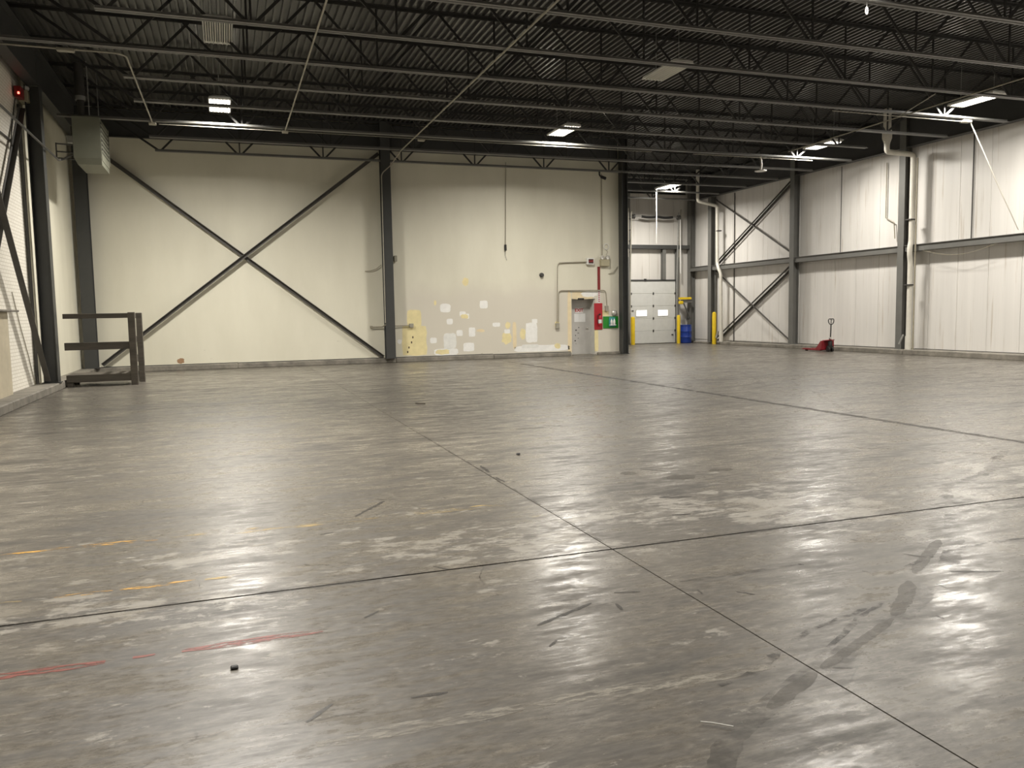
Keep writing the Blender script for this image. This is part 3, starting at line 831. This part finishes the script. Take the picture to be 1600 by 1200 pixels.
# ------------------------------------------------------------------ unit heater
hx0, hx1, hy0, hy1 = -3.37, -2.75, 22.8, 24.25
t = thing('unit_heater', 'olive grey gas unit heater hung in the corner above the timber platform', 'heater', (-3.06, 23.4, 5.5))
hb = MB()
def rect(x0, x1, y0, y1, z): return [(x0, y0, z), (x1, y0, z), (x1, y1, z), (x0, y1, z)]
hb.loft([rect(hx0 + .07, hx1, hy0 + .04, hy1 - .04, 5.50), rect(hx0, hx1, hy0, hy1, 5.66), rect(hx0, hx1, hy0, hy1, 6.66), rect(hx0 + .02, hx1 - .02, hy0 + .02, hy1 - .02, 6.69)])
part('casing', hb, m_heater, t)
part('outlet_back', MB().box(hx1, hx1 + .004, hy0 + .06, hy1 - .06, 5.80, 6.58), m_inside_shade, t)  # dark sheet on the casing standing for the shaded outlet opening
part('outlet_frame', MB().box(hx1, hx1 + .008, hy0 + .01, hy0 + .06, 5.70, 6.64).box(hx1, hx1 + .03, hy1 - .06, hy1 - .01, 5.70, 6.64).box(hx1, hx1 + .008, hy0 + .06, hy1 - .06, 6.58, 6.64).box(hx1, hx1 + .012, hy0 + .06, hy1 - .06, 5.62, 5.80), m_heater, t)
for k in range(7):
    z = 5.84 + k * .108
    part('louver', MB().poly([(hx1 + .004, hy0 + .07, z), (hx1 + .022, hy0 + .07, z + .03), (hx1 + .022, hy1 - .07, z + .03), (hx1 + .004, hy1 - .07, z)], (0, 0, 1), .012), m_heater, t)
part('flue', MB().tube([(-3.20, 23.2, 6.67), (-3.20, 23.2, 7.2)], .085, 14).tube([(-3.20, 23.2, 7.2), (-3.20, 23.2, ZD + .02)], .12, 14), m_pipe_dk, t, True)
part('flue_collar', MB().tube([(-3.20, 23.2, 7.14), (-3.20, 23.2, 7.24)], .125, 14), m_galv, t, True)
for x_, y_ in ((-2.98, 22.9), (-2.88, 23.8)):
    part('hanger_rod', MB().tube([(x_, y_, 6.68), (x_, y_, ZD + .02)], .014, 6), m_galv, t)
for z in (5.98, 5.79, 5.63):
    part('support_bar', MB().tube([(-3.78, 22.95, z + .02), (hx0 - .001, 22.95, z)], .018, 6), m_pipe_dk, t)
part('support_bar', MB().tube([(-3.77, 22.95, 5.62), (-3.77, 22.95, 6.02)], .018, 6), m_pipe_dk, t)
part('gas_valve', MB().box(hx0 - .16, hx0, 22.92, 23.08, 6.02, 6.22, .02), m_galv, t)
part('fan_guard', MB().box(hx0 - .08, hx0, 23.1, 23.7, 5.8, 6.5, .03), m_inside_shade, t)

# pipes of the brick wall
single('gas_pipe', MB().tube(fillet([(-3.70, 12.0, 5.56), (-3.70, 22.84, 5.56), (-3.395, 22.84, 5.72)], .1), .024, 8), m_pipe_dk, 'dark gas pipe running past the platform column to the heater', 'pipe', shade=True)
single('gas_pipe', MB().tube([(-4.21, 12.0, 5.5), (-4.21, 20.9, 5.53)], .022, 8), m_pipe_dk, 'dark pipe running along the brick wall face, below the first', 'pipe', shade=True)
single('drain_pipe', MB().tube([(-4.19, 21.25, CURB), (-4.19, 21.25, 6.5)], .035, 8), m_pipe_dk, 'dark upright pipe on the brick wall beside the platform column', 'pipe', shade=True)
single('wall_cable', MB().tube(curve := [V3((-4.225, 19.6, 2.25)), V3((-4.225, 20.1, 1.55)), V3((-4.225, 20.7, .85)), V3((-4.225, 21.15, CURB))], .010, 5), m_conduit_p, 'thin loose cable slanting down the brick wall to the curb', 'cable')
t = thing('emergency_exit_light', 'red lit exit sign with beige lamp box high on the brick wall', 'sign', (-4.1, 21.2, 6.6))
part('sign_box', MB().box(-4.20, -4.06, 20.95, 21.25, 6.60, 6.84, .01), m_dkred, t)
part('indicator', MB().box(-4.13, -4.09, 20.935, 20.952, 6.66, 6.71, .005), m_glow_red, t)
part('battery_box', MB().box(-4.20, -3.99, 21.27, 21.62, 6.58, 6.84, .015), m_beige, t)
part('lamp_head', MB().lathe((-4.06, 21.40, 6.90), [(.01, -.06), (.07, -.04), (.085, 0), (.07, .04), (.01, .07)], 14), m_white, t, True)
part('conduit', MB().tube([(-4.215, 21.1, 6.6), (-4.21, 20.85, 6.3), (-4.21, 19.75, 4.4)], .012, 6), m_pipe_dk, t)

# ------------------------------------------------------------------ roof conduits
g = 'electrical conduits under the roof joists'
def conduit(label, pts, r=.016, rad=.12, mat=m_conduit, cat='conduit', boxes=()):
    t = thing('conduit', label, cat, tuple(pts[0]), g)
    part('pipe', MB().tube(fillet(pts, rad), r, 8), mat, t, True)
    for b in boxes: part('junction_box', MB().box(*b, .008), mat, t)
    return t
zc = ZC - .03
conduit('long conduit crossing under all the joists to the mid-wall column', [(5.34, 10.2, zc), (5.34, 25.1, zc), (5.36, 26.9, 6.55), (5.08, 27.08, 6.30), (5.06, 27.08, 1.36)], .019,
        boxes=((5.48, 5.68, 23.3, 23.45, zc - .05, zc),))
conduit('straight conduit running back beside the crossed brace lamp', [(1.76, 10.2, zc), (1.76, 23.3, zc), (1.74, 23.42, zc)], .019, boxes=((1.68, 1.84, 23.2, 23.4, zc - .05, zc),))
conduit('short bent conduit between the unlit brick-side lamp and the heater', [(-3.7, 17.42, zc), (-1.75, 17.42, zc), (-1.58, 17.55, zc), (-1.56, 23.2, zc)], .018,
        boxes=((-2.75, -2.45, 17.36, 17.48, zc - .05, zc + .01), (-1.65, -1.47, 23.1, 23.3, zc - .05, zc)))
conduit('long conduit over the panel wall lamps', [(17.5, 22.2, zc), (17.3, 17.5, zc), (17.05, 10.2, zc)], .017)
conduit('short conduit joining the lamp beside the hanging rope', [(16.3, 15.3, zc), (16.9, 16.6, zc), (17.25, 17.4, zc)], .012)
conduit('conduit strapped under the fourth bay joist to the rope box', [(14.9, 17.2, zc - .045), (19.3, 17.2, zc - .045)], .012, boxes=((19.28, 19.58, 17.12, 17.28, zc - .07, zc + .0),))
conduit('conduit strapped under the joist by the white rain pipe', [(14.5, 23.1, zc - .045), (19.2, 23.1, zc - .045)], .012)
conduit('conduit strapped under the joist behind the crossed brace lamp', [(-1.4, 23.12, zc - .045), (13.0, 23.12, zc - .045)], .010)

# rope and cables
single('hanging_rope', MB().tube([(19.6, 17.2, 6.64), (20.1, 17.2, 5.9), (20.75, 17.25, 5.0), (21.55, 17.2, 3.75)], .016, 6), m_pvc, 'white rope hanging from a joist box to the panel wall girt', 'rope')
single('slack_cable', MB().tube(curve2x := [V3((21.64, 20.6 - 2.6 * k / 10, 3.42 - .22 * math.sin(math.pi * k / 10))) for k in range(11)], .008, 5), m_conduit_p, 'slack cable drooping below the panel wall girt', 'cable')
single('drop_cord', MB().tube([(18.32, 32.20, 7.03), (18.32, 32.20, 4.62)], .020, 6), m_white, 'white drop cord hanging from the alcove lamp', 'cord')
t = thing('pendant_horn', 'small bright pendant hanging under the joist near the panel wall lamps', 'pendant', (17.25, 23.3, 6.2))
part('stem', MB().tube([(17.25, 23.3, 6.30), (17.28, 23.3, 6.45), (17.25, 23.3, 6.72)], .035, 8), m_steel, t, True)
part('disc', MB().lathe((17.25, 23.3, 6.24), [(.02, .06), (.20, .03), (.20, .0), (.02, -.01)], 16), m_steel, t, True)
t = thing('hook_block', 'white hook block hanging from the nearest roof joist', 'hook', (10.35, 11.2, 6.4))
part('cable', MB().tube([(10.38, 11.2, 6.72), (10.38, 11.2, 6.64)], .006, 5), m_galv, t)
part('link', MB().tube([(10.38 + .022 * math.cos(6.283 * k / 12), 11.2, 6.58 + .06 * math.sin(6.283 * k / 12)) for k in range(12)], .010, 6, True), m_white, t)

# small things hung on the cream wall
t = thing('pull_switch', 'black pendant switch at the end of a long cord on the cream wall', 'switch', (9.53, 27.5, 3.9))
part('cord', MB().tube([(9.6, 27.5, 6.95), (9.54, 27.5, 4.05)], .012, 6), m_conduit_p, t)
part('switch_body', MB().box(9.50, 9.57, 27.46, 27.54, 3.85, 4.06, .01), m_black, t)
part('loose_wire', MB().tube([(9.54, 27.5, 3.86), (9.52, 27.5, 3.7), (9.58, 27.5, 3.5)], .006, 5), m_pipe_dk, t)
t = thing('security_camera', 'black dome camera hanging from the joist near the end column', 'camera', (13.2, 27.2, 6.4))
part('mount', MB().tube(fillet([(13.12, 27.2, 6.72), (13.12, 27.2, 6.58), (13.22, 27.15, 6.50)], .05), .03, 8), m_black, t, True)
part('camera_body', MB().tube([(13.18, 27.18, 6.53), (13.30, 27.05, 6.45)], .055, 10), m_black, t, True)
single('wall_vent_cap', MB().lathe((10.92, YB, 2.98), [(.02, -.10), (.07, -.09), (.085, -.03), (.085, 0)], 14, 'y'), m_pipe_dk, 'round dark cap on the cream wall by the high conduit bend', 'cap', shade=True)
t = thing('floodlight_bracket', 'small grey bracket on the cream wall beside the mid-wall column', 'bracket', (5.5, 27.5, 3.5))
part('arm', MB().flat((5.40, 27.5, 3.52), (5.55, 27.5, 3.60), .04, .03), m_conduit_p, t)
part('head', MB().box(5.50, 5.60, 27.43, 27.54, 3.44, 3.64, .01), m_conduit, t)
single('loose_wire', MB().tube([(5.06, 27.5, 3.33), (4.9, 27.5, 3.20), (4.7, 27.5, 3.13), (4.5, 27.52, 3.11)], .012, 5), m_conduit_p, 'loose wire sticking out from the mid-wall column', 'wire')
single('loose_wire', MB().tube([(13.62, 27.52, 3.02), (13.8, 27.5, 3.06), (14.0, 27.5, 3.30)], .012, 5), m_conduit_p, 'loose wire curling beside the emergency lamp', 'wire')
t = thing('outlet_conduit', 'conduit arms with a grey outlet box low on the mid-wall column', 'conduit', (5.2, 27.4, 1.2))
part('pipe', MB().tube(fillet([(4.66, 27.48, 1.225), (5.02, 27.48, 1.225), (5.06, 27.08, 1.30)], .05), .020, 8), m_conduit_p, t, True)
part('pipe', MB().tube(fillet([(5.40, 27.4, 1.34), (5.44, 27.48, 1.25), (6.02, 27.50, 1.25)], .05), .016, 8), m_conduit_p, t, True)
part('outlet_box', MB().box(5.97, 6.11, 27.46, YB, 1.18, 1.32, .01), m_conduit, t)
part('outlet_box', MB().box(4.61, 4.69, 27.46, YB, 1.19, 1.27, .01), m_conduit_p, t)

# ------------------------------------------------------------------ exit door
t = thing('door_1', 'grey steel exit door recessed in the cream wall with an EXIT plate', 'door', (0, 0, 0), kind='structure')
part('leaf', MB().box(DX0 + .04, DX1 - .02, 27.94, 27.99, .02, DZ - .30, .004), m_door, t)
part('transom', MB().box(DX0, DX1, 27.93, 28.0, DZ - .30, DZ, .004), m_door, t)
part('frame', MB().box(DX0, DX0 + .04, 27.90, 28.0, 0, DZ - .3).box(DX1 - .03, DX1, 27.60, 28.0, 0, DZ), m_reveal, t)
part('threshold', MB().box(DX0, DX1, 27.45, 28.0, -.01, .02), m_curb, t)
s = part('exit_plate', MB().box(12.42, 12.74, 27.932, 27.94, 1.58, 1.77, .002), m_label, t, label='white plate with red EXIT letters')
text_part('EXIT', .165, m_text_red, s, (12.58, 27.930, 1.675))
part('notice', MB().box(12.38, 12.84, 27.934, 27.94, 1.24, 1.55, .002), m_label, t, label='pale paper notice')
part('handle', MB().tube([(12.92, 27.90, 1.0), (12.92, 27.94, 1.0)], .03, 8).tube([(12.92, 27.90, 1.0), (12.82, 27.90, 1.0)], .012, 6), m_steel, t)
part('door_closer', MB().box(12.36, 12.62, YB - .01, YB + .08, DZ - .04, DZ + .03, .01), m_black, t)
rr = random.Random(4)
for k in range(7):
    x_ = 12.45 + rr.uniform(-.05, .13); z_ = .42 + k * .10
    part('scrape', MB().box(x_ - rr.uniform(.01, .05), x_ + rr.uniform(.004, .03), 27.936, 27.94, z_ - .008, z_ + rr.uniform(.004, .04), .001), m_black, t)

# conduits and signs round the exit door
t = thing('wall_conduit', 'high conduit bent down from the wall exit sign to an outlet box', 'conduit', (11.5, 27.5, 1.1))
part('pipe', MB().tube(fillet([(12.72, 27.5, 3.46), (11.60, 27.5, 3.42), (11.54, 27.5, 3.3), (11.50, 27.5, 1.25)], .14), .018, 8), m_conduit_p, t, True)
part('outlet_box', MB().box(11.44, 11.58, 27.45, YB, 1.02, 1.22, .01), m_conduit, t)
t = thing('wall_conduit', 'lower conduit bridging over the exit door to a switch box', 'conduit', (13.5, 27.5, 1.6))
part('pipe', MB().tube(fillet([(11.56, 27.51, 1.24), (11.58, 27.51, 2.41), (13.48, 27.48, 2.41), (13.52, 27.48, 1.82)], .14), .018, 8), m_conduit_p, t, True)
part('switch_box', MB().box(13.46, 13.58, 27.44, YB, 1.62, 1.83, .01), m_conduit, t)
t = thing('exit_sign', 'unlit white exit sign box above and beside the exit door', 'sign', (12.85, 27.5, 3.36))
s = part('sign_box', MB().box(12.70, 12.99, 27.42, YB, 3.36, 3.60, .012), m_white, t)
f_ = part('sign_face', MB().box(12.755, 12.955, 27.414, 27.425, 3.40, 3.56, .003), m_text_dk, t)
text_part('EXIT', .085, m_text_red, f_, (12.855, 27.412, 3.48))
t = thing('emergency_light', 'beige twin head emergency lamp above the red board', 'lamp', (13.42, 27.5, 3.3))
part('battery_box', MB().box(13.26, 13.62, 27.40, YB - .002, 3.30, 3.55, .015), m_beige, t)
for x_ in (13.32, 13.54):
    part('lamp_head', MB().lathe((x_, 27.46, 3.62), [(.02, .07), (.075, .03), (.085, -.05), (.07, -.07), (.01, -.06)], 14, 'y'), m_steel, t, True)
part('conduit', MB().tube([(13.36, 27.52, 6.7), (13.36, 27.52, 3.62)], .016, 8), m_conduit_p, t, True)
t = thing('coiled_wire', 'round white coil of wire above the emergency lamp', 'wire', (13.55, 27.5, 3.9))
part('coil', MB().tube([(13.53 + .10 * math.cos(6.283 * k / 16), 27.52, 4.03 + .10 * math.sin(6.283 * k / 16)) for k in range(16)], .018, 6, True), m_white, t)
part('tail', MB().tube([(13.48, 27.52, 3.94), (13.60, 27.52, 3.84), (13.52, 27.52, 3.72)], .007, 5), m_conduit_p, t)
t = thing('extinguisher_board', 'tall red board beside the exit door for the fire extinguisher', 'board', (13.19, 27.5, .94))
part('board', MB().box(13.02, 13.36, 27.525, YB - .006, .94, 1.93, .006), m_red, t)
part('marker_strip', MB().box(13.17, 13.28, 27.53, YB - .006, 2.42, 3.29, .004), m_dkred, t, label='dark red upper marker strip')
ws = part('marker_strip', MB().box(13.175, 13.275, 27.53, YB - .006, 1.932, 2.418, .004), m_label, t, label='white strip with red lettering')
for k in range(6):
    part('lettering_mark', MB().box(13.20, 13.25, 27.528, 27.531, 1.98 + k * .07, 2.02 + k * .07), m_red, ws)
t = thing('fire_extinguisher', 'red fire extinguisher with white label hanging on the red board', 'extinguisher', (13.22, 27.45, 1.1))
part('cylinder', MB().lathe((13.22, 27.455, 1.10), [(.02, 0), (.065, .01), (.07, .05), (.07, .28), (.05, .35), (.025, .38)], 16), m_red, t, True)
part('label', MB().lathe((13.22, 27.455, 1.18), [(.071, 0), (.071, .14)], 16), m_label, t, True)
part('valve', MB().box(13.19, 13.25, 27.43, 27.48, 1.47, 1.54, .008), m_black, t)
part('hose', MB().tube(fillet([(13.19, 27.44, 1.50), (13.11, 27.42, 1.50), (13.12, 27.42, 1.15)], .06), .012, 6), m_black, t, True)
t = thing('first_aid_board', 'green board on the cream wall next to the red board', 'board', (13.7, 27.5, .98))
part('board', MB().box(13.39, 14.02, 27.525, YB, .98, 1.43, .006), m_green, t)
t = thing('eyewash_station', 'teal and white bottle station mounted on the green board', 'station', (13.75, 27.5, 1.05))
part('back_plate', MB().box(13.62, 13.88, 27.49, 27.524, 1.04, 1.40, .012), m_teal, t)
part('bottle', MB().lathe((13.70, 27.45, 1.12), [(.03, 0), (.045, .02), (.045, .14), (.02, .18), (.012, .22)], 12), m_white, t, True)
part('bottle', MB().lathe((13.81, 27.45, 1.12), [(.03, 0), (.045, .02), (.045, .14), (.02, .18), (.012, .22)], 12), m_white, t, True)
part('shelf', MB().box(13.63, 13.87, 27.40, 27.49, 1.09, 1.12, .004), m_label, t)
single('alarm_bell', MB().lathe((13.85, YB, 1.56), [(.01, -.10), (.06, -.095), (.10, -.07), (.115, -.03), (.115, -.012), (.06, -.01), (.06, 0)], 18, 'y'), m_steel, 'domed silver alarm bell above the green board', 'bell', shade=True)

# ------------------------------------------------------------------ dock door
D0, D1 = 18.49, 20.96
t = thing('door_2', 'white sectional dock door with two small bright windows', 'door', (0, 0, 0), kind='structure')
for k in range(5):
    z0 = .02 + k * .606
    s = part('section', MB().box(D0, D1, 34.98, 35.03, z0 + .003, z0 + .603, .008), m_dock, t)
    if k == 2:
        for xa, xb in ((18.80, 19.36), (19.98, 20.52)):
            part('window_frame', MB().box(xa - .03, xa, 34.965, 34.985, 1.33, 1.67).box(xb, xb + .03, 34.965, 34.985, 1.33, 1.67).box(xa, xb, 34.965, 34.985, 1.33, 1.36).box(xa, xb, 34.965, 34.985, 1.64, 1.67), m_dock, s)
            part('window_pane', MB().box(xa, xb, 34.972, 34.982, 1.36, 1.64), m_glow, s)
    part('stile', MB().box(19.71, 19.74, 34.974, 34.982, z0 + .02, z0 + .58), m_dock, s)
    if k:
        part('hinge', MB().box(19.69, 19.76, 34.955, 34.98, z0 - .06, z0 + .06, .006), m_pipe_dk, s)
        for x_ in (D0 + .02, D1 - .02):
            part('hinge', MB().box(x_ - .04, x_ + .04, 34.955, 34.98, z0 - .05, z0 + .05, .006), m_pipe_dk, s)
for x_, z_ in ((D0 + .10, 1.62), (D1 - .18, .42)):
    part('latch', MB().box(x_ - .05, x_ + .05, 34.95, 34.98, z_ - .025, z_ + .025, .006), m_pipe_dk, t)
part('lift_bracket', MB().box(19.22, 19.34, 34.94, 35.0, 3.04, 3.16, .008), m_black, t)
for s, x_ in ((-1, D0), (1, D1)):
    part('track', MB().tube([(x_ + s * .05, 34.93, .05), (x_ + s * .05, 34.93, 3.1), (x_ + s * .05, 34.76, 6.35)], .032, 6), m_galv if s > 0 else m_conduit, t)
    part('track_post', MB().flat((x_ + s * .14, 35.0, 3.1), (x_ + s * .20, 34.80, 6.5), .05, .05, (0, 1, 0)), m_conduit, t)
    for k in range(6):
        z = 3.4 + k * .52
        part('track_bracket', MB().flat((x_ + s * .05, 34.93 - .052 * (z - 3.1), z), (x_ + s * .24, 35.02, z + .03 * s), .04, .012, (0, 1, 0)), m_pipe_dk, t)
part('torsion_shaft', MB().tube([(D0 - .12, 34.74, 6.10), (D1 + .15, 34.74, 6.10)], .018, 8), m_galv, t, True)
for xa, xb in ((18.98, 19.80), (19.86, 20.66)):
    part('torsion_spring', MB().tube([(xa + (xb - xa) * k / 8, 34.74, 6.11 - .035 * math.sin(math.pi * k / 8)) for k in range(9)], .060, 10), m_black, t, True)
for x_ in (D0 + .03, D1 + .03):
    part('cable_drum', MB().lathe((x_, 34.74, 6.10), [(.02, -.06), (.12, -.06), (.10, -.02), (.10, .02), (.12, .06), (.02, .06)], 14, 'x'), m_pipe_dk, t, True)
part('lit_track_pole', MB().tube([(D1 + .10, 34.70, 6.0), (D1 + .12, 34.70, 3.4)], .03, 8), m_white, t, label='white pole for the lit side of the door track')  # light on the right-hand track put in as a separate white pole

# yellow dock lamp arm
t = thing('dock_arm', 'yellow tipped steel dock arm bracket above the blue drum', 'bracket', (21.5, 34.9, 2.0))
part('beam', MB().box(21.10, 21.685, 34.62, 34.74, 1.98, 2.12, .008), m_col, t)
part('yellow_plate', MB().box(21.02, 21.62, 34.56, 34.80, 2.13, 2.24, .01), m_yellow, t, label='yellow painted top plate')
part('lamp_head', MB().box(20.92, 21.14, 34.50, 34.66, 1.90, 2.06, .03), m_yellow, t, label='yellow tip')
part('strut', MB().flat((21.25, 34.70, 1.96), (21.66, 34.80, 1.25), .06, .03), m_col, t)

def bollard(label, x, y, h, r=.085):
    return single('bollard', MB().lathe((x, y, 0), [(r, -.01), (r, h - .07), (r * .85, h - .02), (r * .4, h)], 20), m_yellow, label, 'bollard', 'yellow steel bollards by the dock', (x, y, 0), True)
bollard('yellow steel bollard at the dock door jamb beside the tall end column', 18.32, 34.45, 1.34, .10)
bollard('yellow steel bollard between dock door and blue drum', 20.82, 34.45, 1.38)
bollard('yellow steel bollard before the panel wall column and drain pipe', 21.52, 32.45, 1.50, .095)

t = thing('blue_drum', 'blue plastic drum standing beside the dock door bollard', 'drum', (21.26, 34.5, 0))
part('barrel', MB().lathe((21.24, 34.48, 0), [(.26, 0), (.28, .03), (.285, .06), (.285, .28), (.295, .30), (.285, .32), (.285, .56), (.295, .58), (.285, .60), (.285, .80), (.27, .84), (.265, .86)], 28), m_blue, t, True)
part('lid', MB().lathe((21.24, 34.48, .855), [(.29, 0), (.295, .015), (.29, .035), (.26, .04), (.25, .03), (.01, .03)], 28), m_blue, t, True)
lab = MB()
ring = []
for z in (.38, .60): ring.append([(21.24 + .298 * math.cos(a), 34.48 + .298 * math.sin(a), z) for a in [-.62 + .1 * k for k in range(6)]])
lab.add(ring[0] + ring[1], [(k, k + 1, k + 7, k + 6) for k in range(5)])
part('label', lab, m_label, t, label='white paper label')

# ------------------------------------------------------------------ rain pipes
t = thing('downpipe', 'white drain pipe beside the yellow bollard on the panel wall', 'pipe', (21.5, 32.3, 0), 'white rain pipes on the panel wall')
part('pipe', MB().tube(fillet([(20.51, 32.3, 7.95), (20.51, 32.3, 6.55), (21.55, 32.30, 6.36), (21.55, 32.27, 3.75), (21.50, 32.1, 3.5), (21.55, 31.98, 3.25), (21.58, 31.98, .55)], .13, 5), .075, 12), m_pvc, t, True)
part('cleanout', MB().tube([(21.58, 31.98, .6), (21.58, 31.98, .12)], .095, 12), m_pvc, t, True)
part('fitting', MB().tube([(21.54, 32.15, .62), (21.50, 32.25, .30)], .05, 8), m_galv, t, True)
part('clamp', MB().box(21.48, 21.7, 32.15, 32.38, 5.2, 5.25, .005), m_pipe_dk, t)
t = thing('downpipe', 'long white downpipe beside the column nearest the hanging rope', 'pipe', (21.5, 21.05, 0), 'white rain pipes on the panel wall')
part('pipe', MB().tube(fillet([(20.44, 21.05, 6.85), (20.44, 21.05, 6.62), (21.55, 21.05, 6.58), (21.55, 21.05, 3.75), (21.50, 21.05, 3.55), (21.50, 21.05, 3.35), (21.56, 21.07, 3.1), (21.56, 21.07, .55)], .12, 5), .085, 12), m_pvc, t, True)
part('drain_funnel', MB().lathe((20.44, 21.05, 6.82), [(.085, 0), (.10, .08), (.15, .22), (.15, .42), (.12, .55), (.12, 1.15)], 16), m_pvc, t, True)
part('cleanout', MB().tube([(21.56, 21.07, .62), (21.56, 21.07, CURB)], .105, 12), m_pvc, t, True)
part('fitting', MB().tube([(21.52, 21.25, .66), (21.50, 21.40, .34)], .03, 8), m_galv, t, True)
for z in (4.45, 2.30):
    part('clamp', MB().box(21.42, 21.68, 20.95, 21.20, z, z + .045, .005), m_pipe_dk, t)
part('side_conduit', MB().tube([(21.585, 20.90, CURB), (21.585, 20.90, 6.45)], .026, 8), m_conduit_p, t, True)

# small conduits on the panel wall
g2 = 'thin conduits on the panel wall'
single('wall_conduit', MB().tube([(21.97, 24.80, 3.62), (21.97, 24.80, 6.86)], .014, 6), m_pipe_dk, 'thin dark conduit on the panel wall above the pallet jack', 'conduit', g2)
single('wall_conduit', MB().tube([(21.90, 22.1, 3.95), (21.90, 22.15, 4.5), (21.92, 22.55, 4.7), (21.92, 22.55, 6.6)], .020, 6), m_conduit_p, 'thin bent conduit beside the column of the long downpipe', 'conduit', g2)
single('wall_conduit', MB().tube([(21.97, 19.12, 3.66), (21.97, 19.12, 6.86)], .020, 6), m_pipe_dk, 'thin dark conduit on the panel wall behind the rope', 'conduit', g2)
single('wall_conduit', MB().tube([(21.97, 31.55, .15), (21.97, 31.55, 6.86)], .022, 6), m_pipe_dk, 'thin dark conduit beside the drain pipe of the braced bay', 'conduit', g2)

# ------------------------------------------------------------------ pallet jack
jk = Vector((20.86, 24.0, 0)); ja = math.radians(-7)
t = thing('pallet_jack', 'red pallet jack with upright black handle parked by the panel wall', 'pallet jack', tuple(jk))
def J(x, y, z):   # local: y forward along the forks
    return V3((jk.x + x * math.cos(ja) - y * math.sin(ja), jk.y + x * math.sin(ja) + y * math.cos(ja), z))
def jbox(x0, x1, y0, y1, z0, z1, taper=0):
    mb = MB()
    return mb.loft([[J(x0, y0, z0), J(x1, y0, z0), J(x1, y1, z0 + taper), J(x0, y1, z0 + taper)], [J(x0, y0, z1), J(x1, y0, z1), J(x1, y1, z1), J(x0, y1, z1)]])
for s in (-1, 1):
    xa, xb = sorted((s * .11, s * .27))
    f_ = part('fork', jbox(xa, xb, .20, 1.30, .045, .095), m_jack, t)
    part('fork_tip', MB().loft([[J(xa, 1.30, .045), J(xb, 1.30, .045), J(xb, 1.30, .095), J(xa, 1.30, .095)], [J(xa + .03, 1.46, .05), J(xb - .03, 1.46, .05), J(xb - .03, 1.46, .06), J(xa + .03, 1.46, .06)]]), m_jack, f_)
    part('load_roller', MB().tube([J(s * .19 - .045, 1.18, .04), J(s * .19 + .045, 1.18, .04)], .04, 12), m_black, f_, True)
    part('push_rod', MB().flat(J(s * .19, .22, .04), J(s * .19, 1.1, .04), .03, .02), m_pipe_dk, f_)
    part('gusset', MB().loft([[J(s * .25, .20, .09), J(s * .25, .52, .095), J(s * .25, .20, .40)], [J(s * .23, .20, .09), J(s * .23, .52, .095), J(s * .23, .20, .40)]]), m_jack, t)
    part('steer_wheel', MB().tube([J(s * .045, -.02, .09), J(s * .105, -.02, .09)], .09, 18), m_black, t, True)
part('battery_frame', MB().loft([[J(-.27, .14, .08), J(.27, .14, .08), J(.27, .42, .08), J(-.27, .42, .08)], [J(-.25, .12, .40), J(.25, .12, .40), J(.25, .18, .40), J(-.25, .18, .40)]]), m_jack, t)
part('top_plate', MB().loft([[J(-.13, -.10, .42), J(.13, -.10, .42), J(.2, .18, .40), J(-.2, .18, .40)], [J(-.12, -.10, .45), J(.12, -.10, .45), J(.18, .18, .43), J(-.18, .18, .43)]]), m_jack, t)
part('pump_body', MB().lathe(J(0, -.02, .10), [(.05, 0), (.075, .04), (.075, .26), (.05, .32), (.035, .42)], 14), m_black, t, True)
part('steer_yoke', jbox(-.11, .11, -.06, .03, .16, .22), m_black, t)
hd = part('handle', MB().tube([J(0, -.03, .46), J(0, -.06, 1.02)], .022, 10), m_black, t, True)
part('collar', MB().tube([J(0, -.025, .42), J(0, -.032, .54)], .036, 10), m_steel, t, True)
lp = [(-.085, 1.20), (.085, 1.20), (.112, 1.17), (.108, 1.09), (.06, 1.015), (0, .995), (-.06, 1.015), (-.108, 1.09), (-.112, 1.17)]
part('grip_loop', MB().tube([J(x_, -.06, z_) for x_, z_ in lp], .017, 8, True), m_black, hd, True)
part('grip_stem', MB().tube([J(0, -.06, 1.0), J(0, -.06, 1.20)], .014, 8), m_black, hd, True)
part('release_lever', MB().flat(J(0, -.07, 1.14), J(.06, -.07, 1.15), .014, .008), m_black, hd)

# ------------------------------------------------------------------ bits lying on the floor
single('plastic_strip', MB().tube([(1.69, 2.63, .012), (1.73, 2.605, .012), (1.79, 2.555, .010)], .003, 6), m_white, 'white plastic strip lying on the bare floor in front of the tire trail', 'debris')
single('dark_chip', MB().box(-.055, -.02, 3.84, 3.87, 0, .014, .005), m_black, 'small dark chip on the floor past the red line', 'debris')
single('wood_splinter', MB().flat((3.20, 14.4, .012), (3.34, 14.25, .012), .025, .02), m_wood, 'small dark splinter on the open floor toward the cream wall', 'debris')
single('dark_pebble', MB().lathe((3.10, 8.62, 0), [(.018, 0), (.026, .01), (.018, .02), (.005, .022)], 10), m_black, 'dark pebble on the floor near the middle joint', 'debris')
